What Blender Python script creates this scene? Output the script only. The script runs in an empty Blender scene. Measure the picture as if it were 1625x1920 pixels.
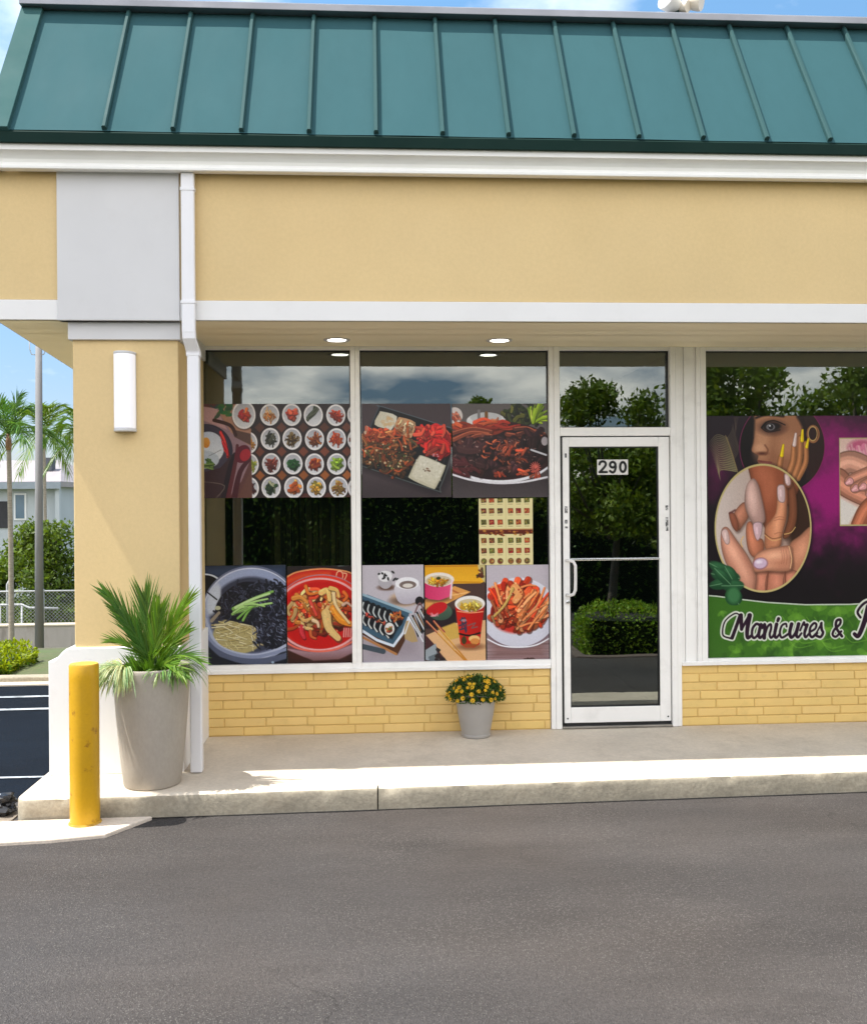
import bpy, bmesh, math, random
import numpy as np
from mathutils import Vector, Matrix, noise
S = bpy.context.scene
COL = S.collection
rad = math.radians
# ---------------------------------------------------------------- camera
F_PX, HOR, YAW, ROLL = 1800.0, 942.0, math.atan(1800.0/28600.0), 0.008
EYE = Vector((0.0, -6.87, 1.77))
cam = bpy.data.cameras.new('camera'); camo = bpy.data.objects.new('camera', cam); COL.objects.link(camo)
f_ = Vector((math.sin(YAW), math.cos(YAW), 0)); r_ = Vector((math.cos(YAW), -math.sin(YAW), 0)); u_ = Vector((0, 0, 1))
R_ = r_*math.cos(ROLL)-u_*math.sin(ROLL); U_ = r_*math.sin(ROLL)+u_*math.cos(ROLL)
camo.matrix_world = Matrix.Translation(EYE) @ Matrix((R_, U_, -f_)).transposed().to_4x4()
cam.sensor_fit = 'HORIZONTAL'; cam.sensor_width = 36.0; cam.lens = 36.0*F_PX/1625.0
cam.shift_y = -(960.0-HOR)/1625.0
cam.clip_start = 0.05; cam.clip_end = 3000.0
S.camera = camo
# ---------------------------------------------------------------- light
SUN = Vector((-0.52, -0.056, 1.0)).normalized()
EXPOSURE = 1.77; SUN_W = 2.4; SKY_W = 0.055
S.view_settings.view_transform = 'Standard'; S.view_settings.look = 'None'
S.view_settings.exposure = EXPOSURE; S.view_settings.gamma = 1.0
ld = bpy.data.lights.new('sun', 'SUN'); ld.energy = SUN_W; ld.angle = rad(0.5); ld.color = (1.0, 0.95, 0.87)
lo = bpy.data.objects.new('sun', ld); COL.objects.link(lo); lo.rotation_euler = SUN.to_track_quat('Z', 'Y').to_euler(); lo.location = SUN*30
W = bpy.data.worlds.new('World'); S.world = W; W.use_nodes = True
nt = W.node_tree; nt.nodes.clear(); N = nt.nodes.new; L = nt.links.new
sky = N('ShaderNodeTexSky'); sky.sky_type = 'NISHITA'; sky.sun_disc = False
sky.sun_elevation = math.asin(SUN.z); sky.sun_rotation = math.atan2(SUN.x, SUN.y); sky.air_density = 1.0; sky.dust_density = 0.3; sky.ozone_density = 0.9
tc = N('ShaderNodeTexCoord'); sep = N('ShaderNodeSeparateXYZ'); L(tc.outputs['Generated'], sep.inputs[0])
zz = N('ShaderNodeMath'); zz.operation = 'MAXIMUM'; zz.inputs[1].default_value = 0.0; L(sep.outputs[2], zz.inputs[0])
za = N('ShaderNodeMath'); za.operation = 'ADD'; za.inputs[1].default_value = 0.28; L(zz.outputs[0], za.inputs[0])
dx = N('ShaderNodeMath'); dx.operation = 'DIVIDE'; L(sep.outputs[0], dx.inputs[0]); L(za.outputs[0], dx.inputs[1])
dy = N('ShaderNodeMath'); dy.operation = 'DIVIDE'; L(sep.outputs[1], dy.inputs[0]); L(za.outputs[0], dy.inputs[1])
cmb = N('ShaderNodeCombineXYZ'); L(dx.outputs[0], cmb.inputs[0]); L(dy.outputs[0], cmb.inputs[1]); cmb.inputs[2].default_value = 3.7
no = N('ShaderNodeTexNoise'); no.inputs['Scale'].default_value = 2.3; no.inputs['Detail'].default_value = 9; no.inputs['Roughness'].default_value = 0.56; L(cmb.outputs[0], no.inputs['Vector'])
rp = N('ShaderNodeValToRGB'); rp.color_ramp.elements[0].position = 0.52; rp.color_ramp.elements[0].color = (0, 0, 0, 1); rp.color_ramp.elements[1].position = 0.76; rp.color_ramp.elements[1].color = (1, 1, 1, 1); L(no.outputs['Fac'], rp.inputs[0])
cf = N('ShaderNodeMath'); cf.operation = 'MULTIPLY'; cf.inputs[1].default_value = 0.85; L(rp.outputs[0], cf.inputs[0])
mx = N('ShaderNodeMix'); mx.data_type = 'RGBA'; L(cf.outputs[0], mx.inputs['Factor'])
ez = N('ShaderNodeMapRange'); ez.inputs['From Min'].default_value = .02; ez.inputs['From Max'].default_value = .50; L(sep.outputs[2], ez.inputs['Value'])
tn = N('ShaderNodeMix'); tn.data_type = 'RGBA'; L(ez.outputs[0], tn.inputs['Factor']); tn.inputs[6].default_value = (.62, .60, .74, 1); tn.inputs[7].default_value = (1.05, 1.4, 1.42, 1)
tm = N('ShaderNodeVectorMath'); tm.operation = 'MULTIPLY'; L(sky.outputs[0], tm.inputs[0]); L(tn.outputs[2], tm.inputs[1]); L(tm.outputs[0], mx.inputs[6]); # cloud brightened and thickened on the side the shopfront faces, as added fill light
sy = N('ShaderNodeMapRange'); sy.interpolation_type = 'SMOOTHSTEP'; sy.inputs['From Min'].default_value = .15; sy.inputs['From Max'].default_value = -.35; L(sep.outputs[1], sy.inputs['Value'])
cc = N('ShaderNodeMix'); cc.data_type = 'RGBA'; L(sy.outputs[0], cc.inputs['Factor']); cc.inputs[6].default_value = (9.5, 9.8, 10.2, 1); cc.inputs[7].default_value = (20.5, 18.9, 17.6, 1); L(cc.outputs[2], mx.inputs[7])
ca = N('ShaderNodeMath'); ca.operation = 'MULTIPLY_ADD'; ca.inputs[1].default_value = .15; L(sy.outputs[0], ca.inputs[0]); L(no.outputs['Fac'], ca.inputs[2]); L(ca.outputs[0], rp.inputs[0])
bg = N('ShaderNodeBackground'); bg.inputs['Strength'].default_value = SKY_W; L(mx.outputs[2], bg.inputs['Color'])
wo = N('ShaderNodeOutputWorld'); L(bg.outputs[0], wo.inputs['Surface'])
S.render.engine = 'CYCLES'
S.cycles.max_bounces = 8; S.cycles.transparent_max_bounces = 16

# ---------------------------------------------------------------- helpers
ORG = {}
def srgb(r, g, b):
    f = lambda c: (c/255/12.92) if c <= 10.3 else (((c/255)+.055)/1.055)**2.4
    return (f(r), f(g), f(b))
def at(x, y, Y):
    """point of the photograph (its own pixels) on the plane y = Y"""
    d = f_+R_*((x-812.5)/F_PX)+U_*((HOR-y)/F_PX); return EYE+d*((Y-EYE.y)/d.y)
def tag(o, label=None, cat=None, group=None, kind=None):
    if label: o['label'] = label
    if cat: o['category'] = cat
    if group: o['group'] = group
    if kind: o['kind'] = kind
    return o
def empty(name, loc, label, cat, group=None):
    o = bpy.data.objects.new(name, None); COL.objects.link(o); o.location = loc; o.empty_display_size = .2
    ORG[o.name] = Vector(loc); return tag(o, label, cat, group)
class MB:
    def __init__(s): s.v = []; s.f = []; s.c = []; s.m = []
    def add(s, vs, fs, col=None, mi=0):
        b = len(s.v); s.v += [tuple(p) for p in vs]
        for f in fs: s.f.append(tuple(b+i for i in f)); s.c.append(col); s.m.append(mi)
    def box(s, x0, x1, y0, y1, z0, z1, col=None, mi=0):
        s.add([(x0, y0, z0), (x1, y0, z0), (x1, y1, z0), (x0, y1, z0), (x0, y0, z1), (x1, y0, z1), (x1, y1, z1), (x0, y1, z1)],
              [(0, 3, 2, 1), (4, 5, 6, 7), (0, 1, 5, 4), (1, 2, 6, 5), (2, 3, 7, 6), (3, 0, 4, 7)], col, mi); return s
    def prism(s, poly, axis, a, b, col=None):
        """extrude a closed 2-D outline along an axis"""
        def P(p, t): return (t, p[0], p[1]) if axis == 'x' else ((p[0], t, p[1]) if axis == 'y' else (p[0], p[1], t))
        n = len(poly); vs = [P(p, a) for p in poly]+[P(p, b) for p in poly]
        s.add(vs, [tuple(range(n)), tuple(range(2*n-1, n-1, -1))]+[(i, i+n, (i+1) % n+n, (i+1) % n) for i in range(n)], col); return s
    def lathe(s, prof, c, n=40, col=None, sx=1, sy=1):
        vs = []; m = len(prof)
        for (r, z) in prof:
            for i in range(n): a = 2*math.pi*i/n; vs.append((c[0]+r*math.cos(a)*sx, c[1]+r*math.sin(a)*sy, c[2]+z))
        fs = [(j*n+i, j*n+(i+1) % n, (j+1)*n+(i+1) % n, (j+1)*n+i) for j in range(m-1) for i in range(n)]
        fs += [tuple(range(n-1, -1, -1)), tuple((m-1)*n+i for i in range(n))]
        s.add(vs, fs, col); return s
    def tube(s, pts, rr, n=10, col=None, cap=True):
        pts = [Vector(p) for p in pts]; m = len(pts); vs = []; prev = None
        for i, p in enumerate(pts):
            d = (pts[min(i+1, m-1)]-pts[max(i-1, 0)]).normalized()
            if prev is None: a = d.orthogonal().normalized()
            else: a = (prev-d*prev.dot(d)).normalized()
            prev = a; b = d.cross(a); r = rr[i] if isinstance(rr, (list, tuple)) else rr
            for k in range(n): t = 2*math.pi*k/n; vs.append(p+a*(r*math.cos(t))+b*(r*math.sin(t)))
        fs = [(j*n+k, j*n+(k+1) % n, (j+1)*n+(k+1) % n, (j+1)*n+k) for j in range(m-1) for k in range(n)]
        if cap: fs += [tuple(range(n-1, -1, -1)), tuple((m-1)*n+k for k in range(n))]
        s.add(vs, fs, col); return s
    def build(s, name, mat, parent=None, bevel=0, smooth=False, seg=2, fix=True):
        me = bpy.data.meshes.new(name); o_ = ORG[parent.name] if parent else Vector((0, 0, 0))
        me.from_pydata([(p[0]-o_.x, p[1]-o_.y, p[2]-o_.z) for p in s.v], [], s.f)
        for m_ in (mat if isinstance(mat, list) else [mat]): me.materials.append(m_)
        if any(s.m): me.polygons.foreach_set('material_index', s.m)
        if any(c is not None for c in s.c):
            at_ = me.color_attributes.new('tint', 'FLOAT_COLOR', 'CORNER'); buf = []
            for f, c in zip(s.f, s.c):
                c = c if c is not None else (1, 1, 1)
                if isinstance(c, (int, float)): c = (c, c, c)
                buf += [c[0], c[1], c[2], 1.0]*len(f)
            at_.data.foreach_set('color', buf)
        if fix:
            bm = bmesh.new(); bm.from_mesh(me); bmesh.ops.recalc_face_normals(bm, faces=bm.faces); bm.to_mesh(me); bm.free()
        if smooth: me.polygons.foreach_set('use_smooth', [True]*len(me.polygons))
        o = bpy.data.objects.new(name, me); COL.objects.link(o)
        if parent: o.parent = parent
        ORG[o.name] = o_
        if bevel:
            b = o.modifiers.new('bevel', 'BEVEL'); b.width = bevel; b.segments = seg; b.limit_method = 'ANGLE'; b.angle_limit = rad(40)
        if smooth == 'auto':
            bm = bmesh.new(); bm.from_mesh(me)
            for e in bm.edges:
                if len(e.link_faces) == 2 and e.calc_face_angle(0) > rad(38): e.smooth = False
            bm.to_mesh(me); bm.free()
        return o
def part(name, box, mat, parent, bevel=0.003): return MB().box(*box).build(name, mat, parent, bevel)
def structure(o, ): o['kind'] = 'structure'; return o

# ---------------------------------------------------------------- materials
MATS = {}
def M(name, col, rough=.6, var=.08, scale=3.0, bump=0.0, bscale=40.0, metal=0.0, dirt=None, dscale=2.0, damt=.5, dpos=(.5, .7), tint=False, coat=0.0, spec=.5, fine=0.0, fscale=60.0, stretch=(1, 1, 1), bdist=.01):
    if name in MATS: return MATS[name]
    m = bpy.data.materials.new(name); m.use_nodes = True; t = m.node_tree; N = t.nodes.new; L = t.links.new
    b = t.nodes['Principled BSDF']; b.inputs['Roughness'].default_value = rough; b.inputs['Metallic'].default_value = metal
    b.inputs['Specular IOR Level'].default_value = spec; b.inputs['Coat Weight'].default_value = coat
    tc = N('ShaderNodeTexCoord'); mp = N('ShaderNodeMapping'); mp.inputs['Scale'].default_value = stretch; L(tc.outputs['Object'], mp.inputs[0]); vec = mp.outputs[0]
    def noise_(sc, det=5, rg=.55):
        n = N('ShaderNodeTexNoise'); n.inputs['Scale'].default_value = sc; n.inputs['Detail'].default_value = det; n.inputs['Roughness'].default_value = rg; L(vec, n.inputs['Vector']); return n.outputs['Fac']
    def rng(src, a, c_, lo_=.3, hi=.7):
        r = N('ShaderNodeMapRange'); r.inputs['From Min'].default_value = lo_; r.inputs['From Max'].default_value = hi; r.inputs['To Min'].default_value = a; r.inputs['To Max'].default_value = c_; L(src, r.inputs['Value']); return r.outputs[0]
    def mul(c_, v):
        x = N('ShaderNodeVectorMath'); x.operation = 'SCALE'; L(c_, x.inputs[0]); L(v, x.inputs['Scale']); return x.outputs[0]
    rgb = N('ShaderNodeRGB'); rgb.outputs[0].default_value = (*col, 1); c = rgb.outputs[0]
    if tint:
        a = N('ShaderNodeAttribute'); a.attribute_name = 'tint'; x = N('ShaderNodeVectorMath'); x.operation = 'MULTIPLY'; L(c, x.inputs[0]); L(a.outputs['Color'], x.inputs[1]); c = x.outputs[0]
    if var: c = mul(c, rng(noise_(scale), 1-var, 1+var))
    if fine: c = mul(c, rng(noise_(fscale, 3, .7), 1-fine, 1+fine, .35, .65))
    if dirt is not None:
        k = N('ShaderNodeMix'); k.data_type = 'RGBA'; L(rng(noise_(dscale, 8, .65), 0, damt, *dpos), k.inputs['Factor']); L(c, k.inputs[6]); k.inputs[7].default_value = (*dirt, 1); c = k.outputs[2]
    L(c, b.inputs['Base Color'])
    L(rng(noise_(scale*2.3), max(0, rough-.08), min(1, rough+.08)), b.inputs['Roughness'])
    if bump:
        bp = N('ShaderNodeBump'); bp.inputs['Strength'].default_value = bump; bp.inputs['Distance'].default_value = bdist; L(noise_(bscale, 4, .6), bp.inputs['Height']); L(bp.outputs[0], b.inputs['Normal'])
    MATS[name] = m; return m
def leaf_mat(name, col, trans=.35, rough=.45):
    if name in MATS: return MATS[name]
    m = bpy.data.materials.new(name); m.use_nodes = True; t = m.node_tree; N = t.nodes.new; L = t.links.new
    b = t.nodes['Principled BSDF']; out = t.nodes['Material Output']; b.inputs['Roughness'].default_value = rough; b.inputs['Specular IOR Level'].default_value = .35
    a = N('ShaderNodeAttribute'); a.attribute_name = 'tint'; x = N('ShaderNodeVectorMath'); x.operation = 'MULTIPLY'; x.inputs[0].default_value = col; L(a.outputs['Color'], x.inputs[1])
    L(x.outputs[0], b.inputs['Base Color'])
    tr = N('ShaderNodeBsdfTranslucent'); y = N('ShaderNodeVectorMath'); y.operation = 'MULTIPLY'; y.inputs[1].default_value = (1.3, 1.25, .5); L(x.outputs[0], y.inputs[0]); L(y.outputs[0], tr.inputs['Color'])
    mx = N('ShaderNodeMixShader'); mx.inputs[0].default_value = trans; L(b.outputs[0], mx.inputs[1]); L(tr.outputs[0], mx.inputs[2]); L(mx.outputs[0], out.inputs['Surface'])
    MATS[name] = m; return m
def glow(name, col, st):
    m = bpy.data.materials.new(name); m.use_nodes = True; b = m.node_tree.nodes['Principled BSDF']
    b.inputs['Base Color'].default_value = (*col, 1); b.inputs['Emission Color'].default_value = (*col, 1); b.inputs['Emission Strength'].default_value = st; return m
def glass_mat(name, refl, tint, rough=.004):
    m = bpy.data.materials.new(name); m.use_nodes = True; t = m.node_tree; N = t.nodes.new; L = t.links.new; out = t.nodes['Material Output']; t.nodes.remove(t.nodes['Principled BSDF'])
    g = N('ShaderNodeBsdfGlossy'); g.inputs['Roughness'].default_value = rough; g.inputs['Color'].default_value = (.93, 1, .99, 1)
    tr = N('ShaderNodeBsdfTransparent'); tr.inputs['Color'].default_value = (*tint, 1)
    fr = N('ShaderNodeFresnel'); fr.inputs['IOR'].default_value = 1.5; ad = N('ShaderNodeMath'); ad.operation = 'ADD'; ad.use_clamp = True; ad.inputs[1].default_value = refl; L(fr.outputs[0], ad.inputs[0])
    tc = N('ShaderNodeTexCoord'); no = N('ShaderNodeTexNoise'); no.inputs['Scale'].default_value = 1.6; no.inputs['Detail'].default_value = 1; L(tc.outputs['Object'], no.inputs['Vector'])
    bp = N('ShaderNodeBump'); bp.inputs['Strength'].default_value = .12; bp.inputs['Distance'].default_value = .01; L(no.outputs['Fac'], bp.inputs['Height']); L(bp.outputs[0], g.inputs['Normal'])
    mx = N('ShaderNodeMixShader'); L(ad.outputs[0], mx.inputs[0]); L(tr.outputs[0], mx.inputs[1]); L(g.outputs[0], mx.inputs[2]); L(mx.outputs[0], out.inputs['Surface']); return m
YEL = M('yellow_stucco', (.70, .525, .262), .75, .05, .9, .35, 70, fine=.025, fscale=40, dirt=(.60, .42, .21), dscale=.8, damt=.15, dpos=(.5, .7), bdist=.0025)
WHT = M('white_trim_paint', (.62, .62, .62), .5, .03, 2, .1, 30, dirt=(.45, .43, .4), dscale=5, damt=.18, dpos=(.56, .8), bdist=.002)
WHB = M('white_base_paint', (.84, .84, .835), .55, .03, 2, .2, 60, dirt=(.5, .48, .44), dscale=4, damt=.2, dpos=(.55, .8), bdist=.002)
WHT_LIT = M('white_trim_paint_lit', (.78, .775, .76), .5, .03, 2, .1, 30, dirt=(.5, .48, .44), dscale=5, damt=.15, dpos=(.56, .8), bdist=.002)  # same trim white, raised: the beam's weaker shadow is put into its colour
GUT = M('gutter_enamel', (.93, .93, .90), .45, .03, 2)
SOF = M('tan_soffit_paint', (.96, .87, .63), .7, .04, 1.5, .1, 30, stretch=(.4, 1, 1), bdist=.002)
ROOF = M('sage_green_roof_metal', (.034, .092, .104), .78, .05, 1.1, .2, 3.0, spec=.06, stretch=(1, .4, .4), fine=.02, fscale=12)
SEAM = M('seam_green_metal', (.03, .078, .080), .6, .05, 2, spec=.12)
DKG = M('dark_green_metal', (.006, .026, .021), .7, .08, 2, spec=.15)
FLASH = M('grey_flashing_metal', (.30, .31, .34), .4, .1, 2, metal=.6)
ALU = M('white_aluminium_frame', (.90, .89, .86), .35, .04, 2.5, dirt=(.42, .40, .37), dscale=6, damt=.22, dpos=(.52, .75))
BRK = M('yellow_painted_brick', (.80, .56, .20), .6, .04, 4, .35, 70, tint=True, dirt=(.5, .34, .12), dscale=12, damt=.3, dpos=(.55, .75), bdist=.003)
MORT = M('painted_mortar', (.66, .45, .155), .8, .08, 20, .4, 90, bdist=.003)
GLS = glass_mat('window_glass', .09, (.5, .54, .5)); GLD = glass_mat('door_glass', .13, (.36, .40, .36))
INT = M('dim_interior_wall', (.30, .30, .27), .8, .2, 1.0)
BLK = M('black_rubber', (.012, .012, .013), .5, .1, 5)

# ---------------------------------------------------------------- printed pictures (vertex colours on a fine sheet)
class Canvas:
    """small painter: draws into an array that becomes the colour attribute of a printed sheet"""
    def __init__(s, x0, y0, x1, y1, bg, seed=1):
        s.x0, s.y0, s.x1, s.y1 = x0, y0, x1, y1
        s.S = 1.25
        s.W = int(round((x1-x0)*s.S))+1; s.H = int(round((y1-y0)*s.S))+1
        s.A = np.ones((s.H, s.W, 3))*np.array(bg, float)
        s.o = (0, 0, 1.0); s.r = random.Random(seed); s.clip = None
    def org(s, ox, oy, k): s.o = (ox, oy, k)
    def _p(s, p):
        return ((p[0]/s.o[2]+s.o[0]-s.x0)*s.S, (p[1]/s.o[2]+s.o[1]-s.y0)*s.S)
    def _k(s): return s.S/s.o[2]
    def _box(s, xa, ya, xb, yb, m=3):
        xa = max(0, int(xa-m)); ya = max(0, int(ya-m)); xb = min(s.W, int(xb+m)+1); yb = min(s.H, int(yb+m)+1)
        if xa >= xb or ya >= yb: return None
        Y, X = np.mgrid[ya:yb, xa:xb].astype(float)
        return xa, ya, xb, yb, X, Y
    def _blend(s, b, cov, col, a):
        xa, ya, xb, yb = b[:4]
        m = np.clip(cov, 0, 1)*a
        if s.clip is not None: m = m*s.clip[ya:yb, xa:xb]
        m = m[..., None]
        c = np.asarray(col, float)
        s.A[ya:yb, xa:xb] = s.A[ya:yb, xa:xb]*(1-m)+c*m
    def ell(s, cx, cy, rx, ry, col, ang=0, soft=.8, a=1, col2=None, gd=(0, 1), mask=False):
        x, y = s._p((cx, cy)); k = s._k(); rx *= k; ry *= k
        R = max(rx, ry)+soft
        b = s._box(x-R, y-R, x+R, y+R)
        if b is None: return
        t = math.radians(ang); X = b[4]-x; Y = b[5]-y
        u = X*math.cos(t)+Y*math.sin(t); v = -X*math.sin(t)+Y*math.cos(t)
        d = (np.sqrt((u/rx)**2+(v/ry)**2+1e-9)-1)*min(rx, ry)
        cov = .5-d/(2*soft*.62)
        if mask:
            M = np.zeros((s.H, s.W)); M[b[1]:b[3], b[0]:b[2]] = np.clip(cov, 0, 1); return M
        if col2 is not None:
            w = np.clip(.5+.5*(X*gd[0]/rx+Y*gd[1]/ry), 0, 1)[..., None]
            col = np.array(col, float)*(1-w)+np.array(col2, float)*w
        s._blend(b, cov, col, a)
    def ring(s, cx, cy, rx, ry, w, col, soft=.8, a=1, ang=0):
        x, y = s._p((cx, cy)); k = s._k(); rx *= k; ry *= k; w *= k
        R = max(rx, ry)+w+soft
        b = s._box(x-R, y-R, x+R, y+R)
        if b is None: return
        t = math.radians(ang); X = b[4]-x; Y = b[5]-y
        u = X*math.cos(t)+Y*math.sin(t); v = -X*math.sin(t)+Y*math.cos(t)
        d = np.abs((np.sqrt((u/rx)**2+(v/ry)**2+1e-9)-1)*min(rx, ry))-w/2
        s._blend(b, .5-d/(2*soft*.62), col, a)
    def _polyd(s, P, b):
        X, Y = b[4], b[5]; d = np.full(X.shape, 1e9); ins = np.zeros(X.shape, bool); n = len(P)
        for i in range(n):
            x1, y1 = P[i]; x2, y2 = P[(i+1) % n]
            ex, ey = x2-x1, y2-y1; L = ex*ex+ey*ey+1e-9
            t = np.clip(((X-x1)*ex+(Y-y1)*ey)/L, 0, 1)
            d = np.minimum(d, np.hypot(X-x1-t*ex, Y-y1-t*ey))
            if abs(y2-y1) > 1e-9:
                ins ^= ((y1 > Y) != (y2 > Y)) & (X < (x2-x1)*(Y-y1)/(y2-y1)+x1)
        return np.where(ins, -d, d)
    def poly(s, pts, col, soft=.8, a=1, smooth=0, col2=None, gd=(0, 1), mask=False):
        if smooth: pts = spline(pts, smooth, True)
        P = [s._p(p) for p in pts]
        xs = [p[0] for p in P]; ys = [p[1] for p in P]
        b = s._box(min(xs), min(ys), max(xs), max(ys), 3+soft)
        if b is None: return
        cov = .5-s._polyd(P, b)/(2*soft*.62)
        if mask:
            M = np.zeros((s.H, s.W)); M[b[1]:b[3], b[0]:b[2]] = np.clip(cov, 0, 1); return M
        if col2 is not None:
            X = (b[4]-min(xs))/(max(xs)-min(xs)+1e-6); Y = (b[5]-min(ys))/(max(ys)-min(ys)+1e-6)
            w = np.clip((X if gd[0] else 0)*abs(gd[0])+(Y if gd[1] else 0)*abs(gd[1]), 0, 1)[..., None]
            col = np.array(col, float)*(1-w)+np.array(col2, float)*w
        s._blend(b, cov, col, a)
    def line(s, pts, w, col, w2=None, soft=.8, a=1, smooth=0):
        if smooth: pts = spline(pts, smooth, False)
        P = [s._p(p) for p in pts]; k = s._k(); w = w*k/2; w2 = w if w2 is None else w2*k/2
        xs = [p[0] for p in P]; ys = [p[1] for p in P]
        b = s._box(min(xs), min(ys), max(xs), max(ys), 3+soft+max(w, w2))
        if b is None: return
        X, Y = b[4], b[5]; d = np.full(X.shape, 1e9); n = len(P)-1
        for i in range(n):
            x1, y1 = P[i]; x2, y2 = P[i+1]
            ex, ey = x2-x1, y2-y1; L = ex*ex+ey*ey+1e-9
            t = np.clip(((X-x1)*ex+(Y-y1)*ey)/L, 0, 1)
            ww = w+(w2-w)*(i+t)/n
            d = np.minimum(d, np.hypot(X-x1-t*ex, Y-y1-t*ey)-ww)
        s._blend(b, .5-d/(2*soft*.62), col, a)
    def strand(s, pts, w, col, smooth=5, w2=None):
        """one noodle or strip: dark rim, body, highlight"""
        c = np.array(col, float)
        w2 = w*.62 if w2 is None else w2
        s.line([(x+w*.12, y+w*.2) for x, y in pts], w*1.3, c*.38, w2=w2*1.2, a=.6, smooth=smooth, soft=1.3)
        s.line(pts, w, c, w2=w2, smooth=smooth, soft=1.0)
        q = [(x-w*.15, y-w*.2) for x, y in pts]
        s.line(q, w*.24, np.clip(c*1.15+26, 0, 255), w2=w2*.15, a=s.r.uniform(.15, .6), smooth=smooth, soft=1.1)
    def pile(s, cx, cy, rx, ry, n, L, w, pal, ang=None, wig=.5, spread=60):
        r = s.r
        for i in range(n):
            t = r.uniform(0, 6.283); q = math.sqrt(r.random())
            x = cx+rx*q*math.cos(t); y = cy+ry*q*math.sin(t)
            th = math.radians((ang+r.uniform(-spread, spread)) if ang is not None else r.uniform(0, 360))
            l = L*r.uniform(.5, 1.1)/2; bow = r.uniform(-wig, wig)*l
            dx, dy = math.cos(th)*l, math.sin(th)*l
            c = np.array(pal[r.randrange(len(pal))], float)*r.uniform(.72, 1.12)*(1.0-.25*((y-cy)/ry if ry else 0))
            s.strand([(x-dx, y-dy), (x-dy*bow/l*.8, y+dx*bow/l*.8), (x+dx, y+dy)], w*r.uniform(.7, 1.2), np.clip(c, 0, 255), smooth=4)
    def dots(s, cx, cy, rx, ry, n, r0, pal, a=1):
        r = s.r
        for i in range(n):
            t = r.uniform(0, 6.283); q = math.sqrt(r.random()); rr = r0*r.uniform(.5, 1.3)
            s.ell(cx+rx*q*math.cos(t), cy+ry*q*math.sin(t), rr, rr*r.uniform(.6, 1), pal[r.randrange(len(pal))], ang=r.uniform(0, 180), a=a)
    def noise(s, amp, scale, seed=0, mono=True):
        rg = np.random.default_rng(seed)
        h, w = int(s.H/scale)+3, int(s.W/scale)+3
        g = rg.normal(size=(h, w, 1 if mono else 3))
        Y = np.arange(s.H)/scale; X = np.arange(s.W)/scale
        yi = Y.astype(int); xi = X.astype(int); fy = (Y-yi)[:, None, None]; fx = (X-xi)[None, :, None]
        fy = fy*fy*(3-2*fy); fx = fx*fx*(3-2*fx)
        v = (g[yi][:, xi]*(1-fy)*(1-fx)+g[yi+1][:, xi]*fy*(1-fx)+g[yi][:, xi+1]*(1-fy)*fx+g[yi+1][:, xi+1]*fy*fx)
        s.A = s.A*(1+v*amp)
def spline(P, n, closed):
    out = []; m = len(P)
    for i in range(m if closed else m-1):
        if closed: a, b, c, d = P[i-1], P[i], P[(i+1) % m], P[(i+2) % m]
        else: a, b, c, d = P[max(i-1, 0)], P[i], P[i+1], P[min(i+2, m-1)]
        for j in range(n):
            t = j/n
            out.append(tuple(.5*((2*b[k])+(-a[k]+c[k])*t+(2*a[k]-5*b[k]+4*c[k]-d[k])*t*t+(-a[k]+3*b[k]-3*c[k]+d[k])*t**3) for k in (0, 1)))
    if not closed: out.append(tuple(P[-1]))
    return out

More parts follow.
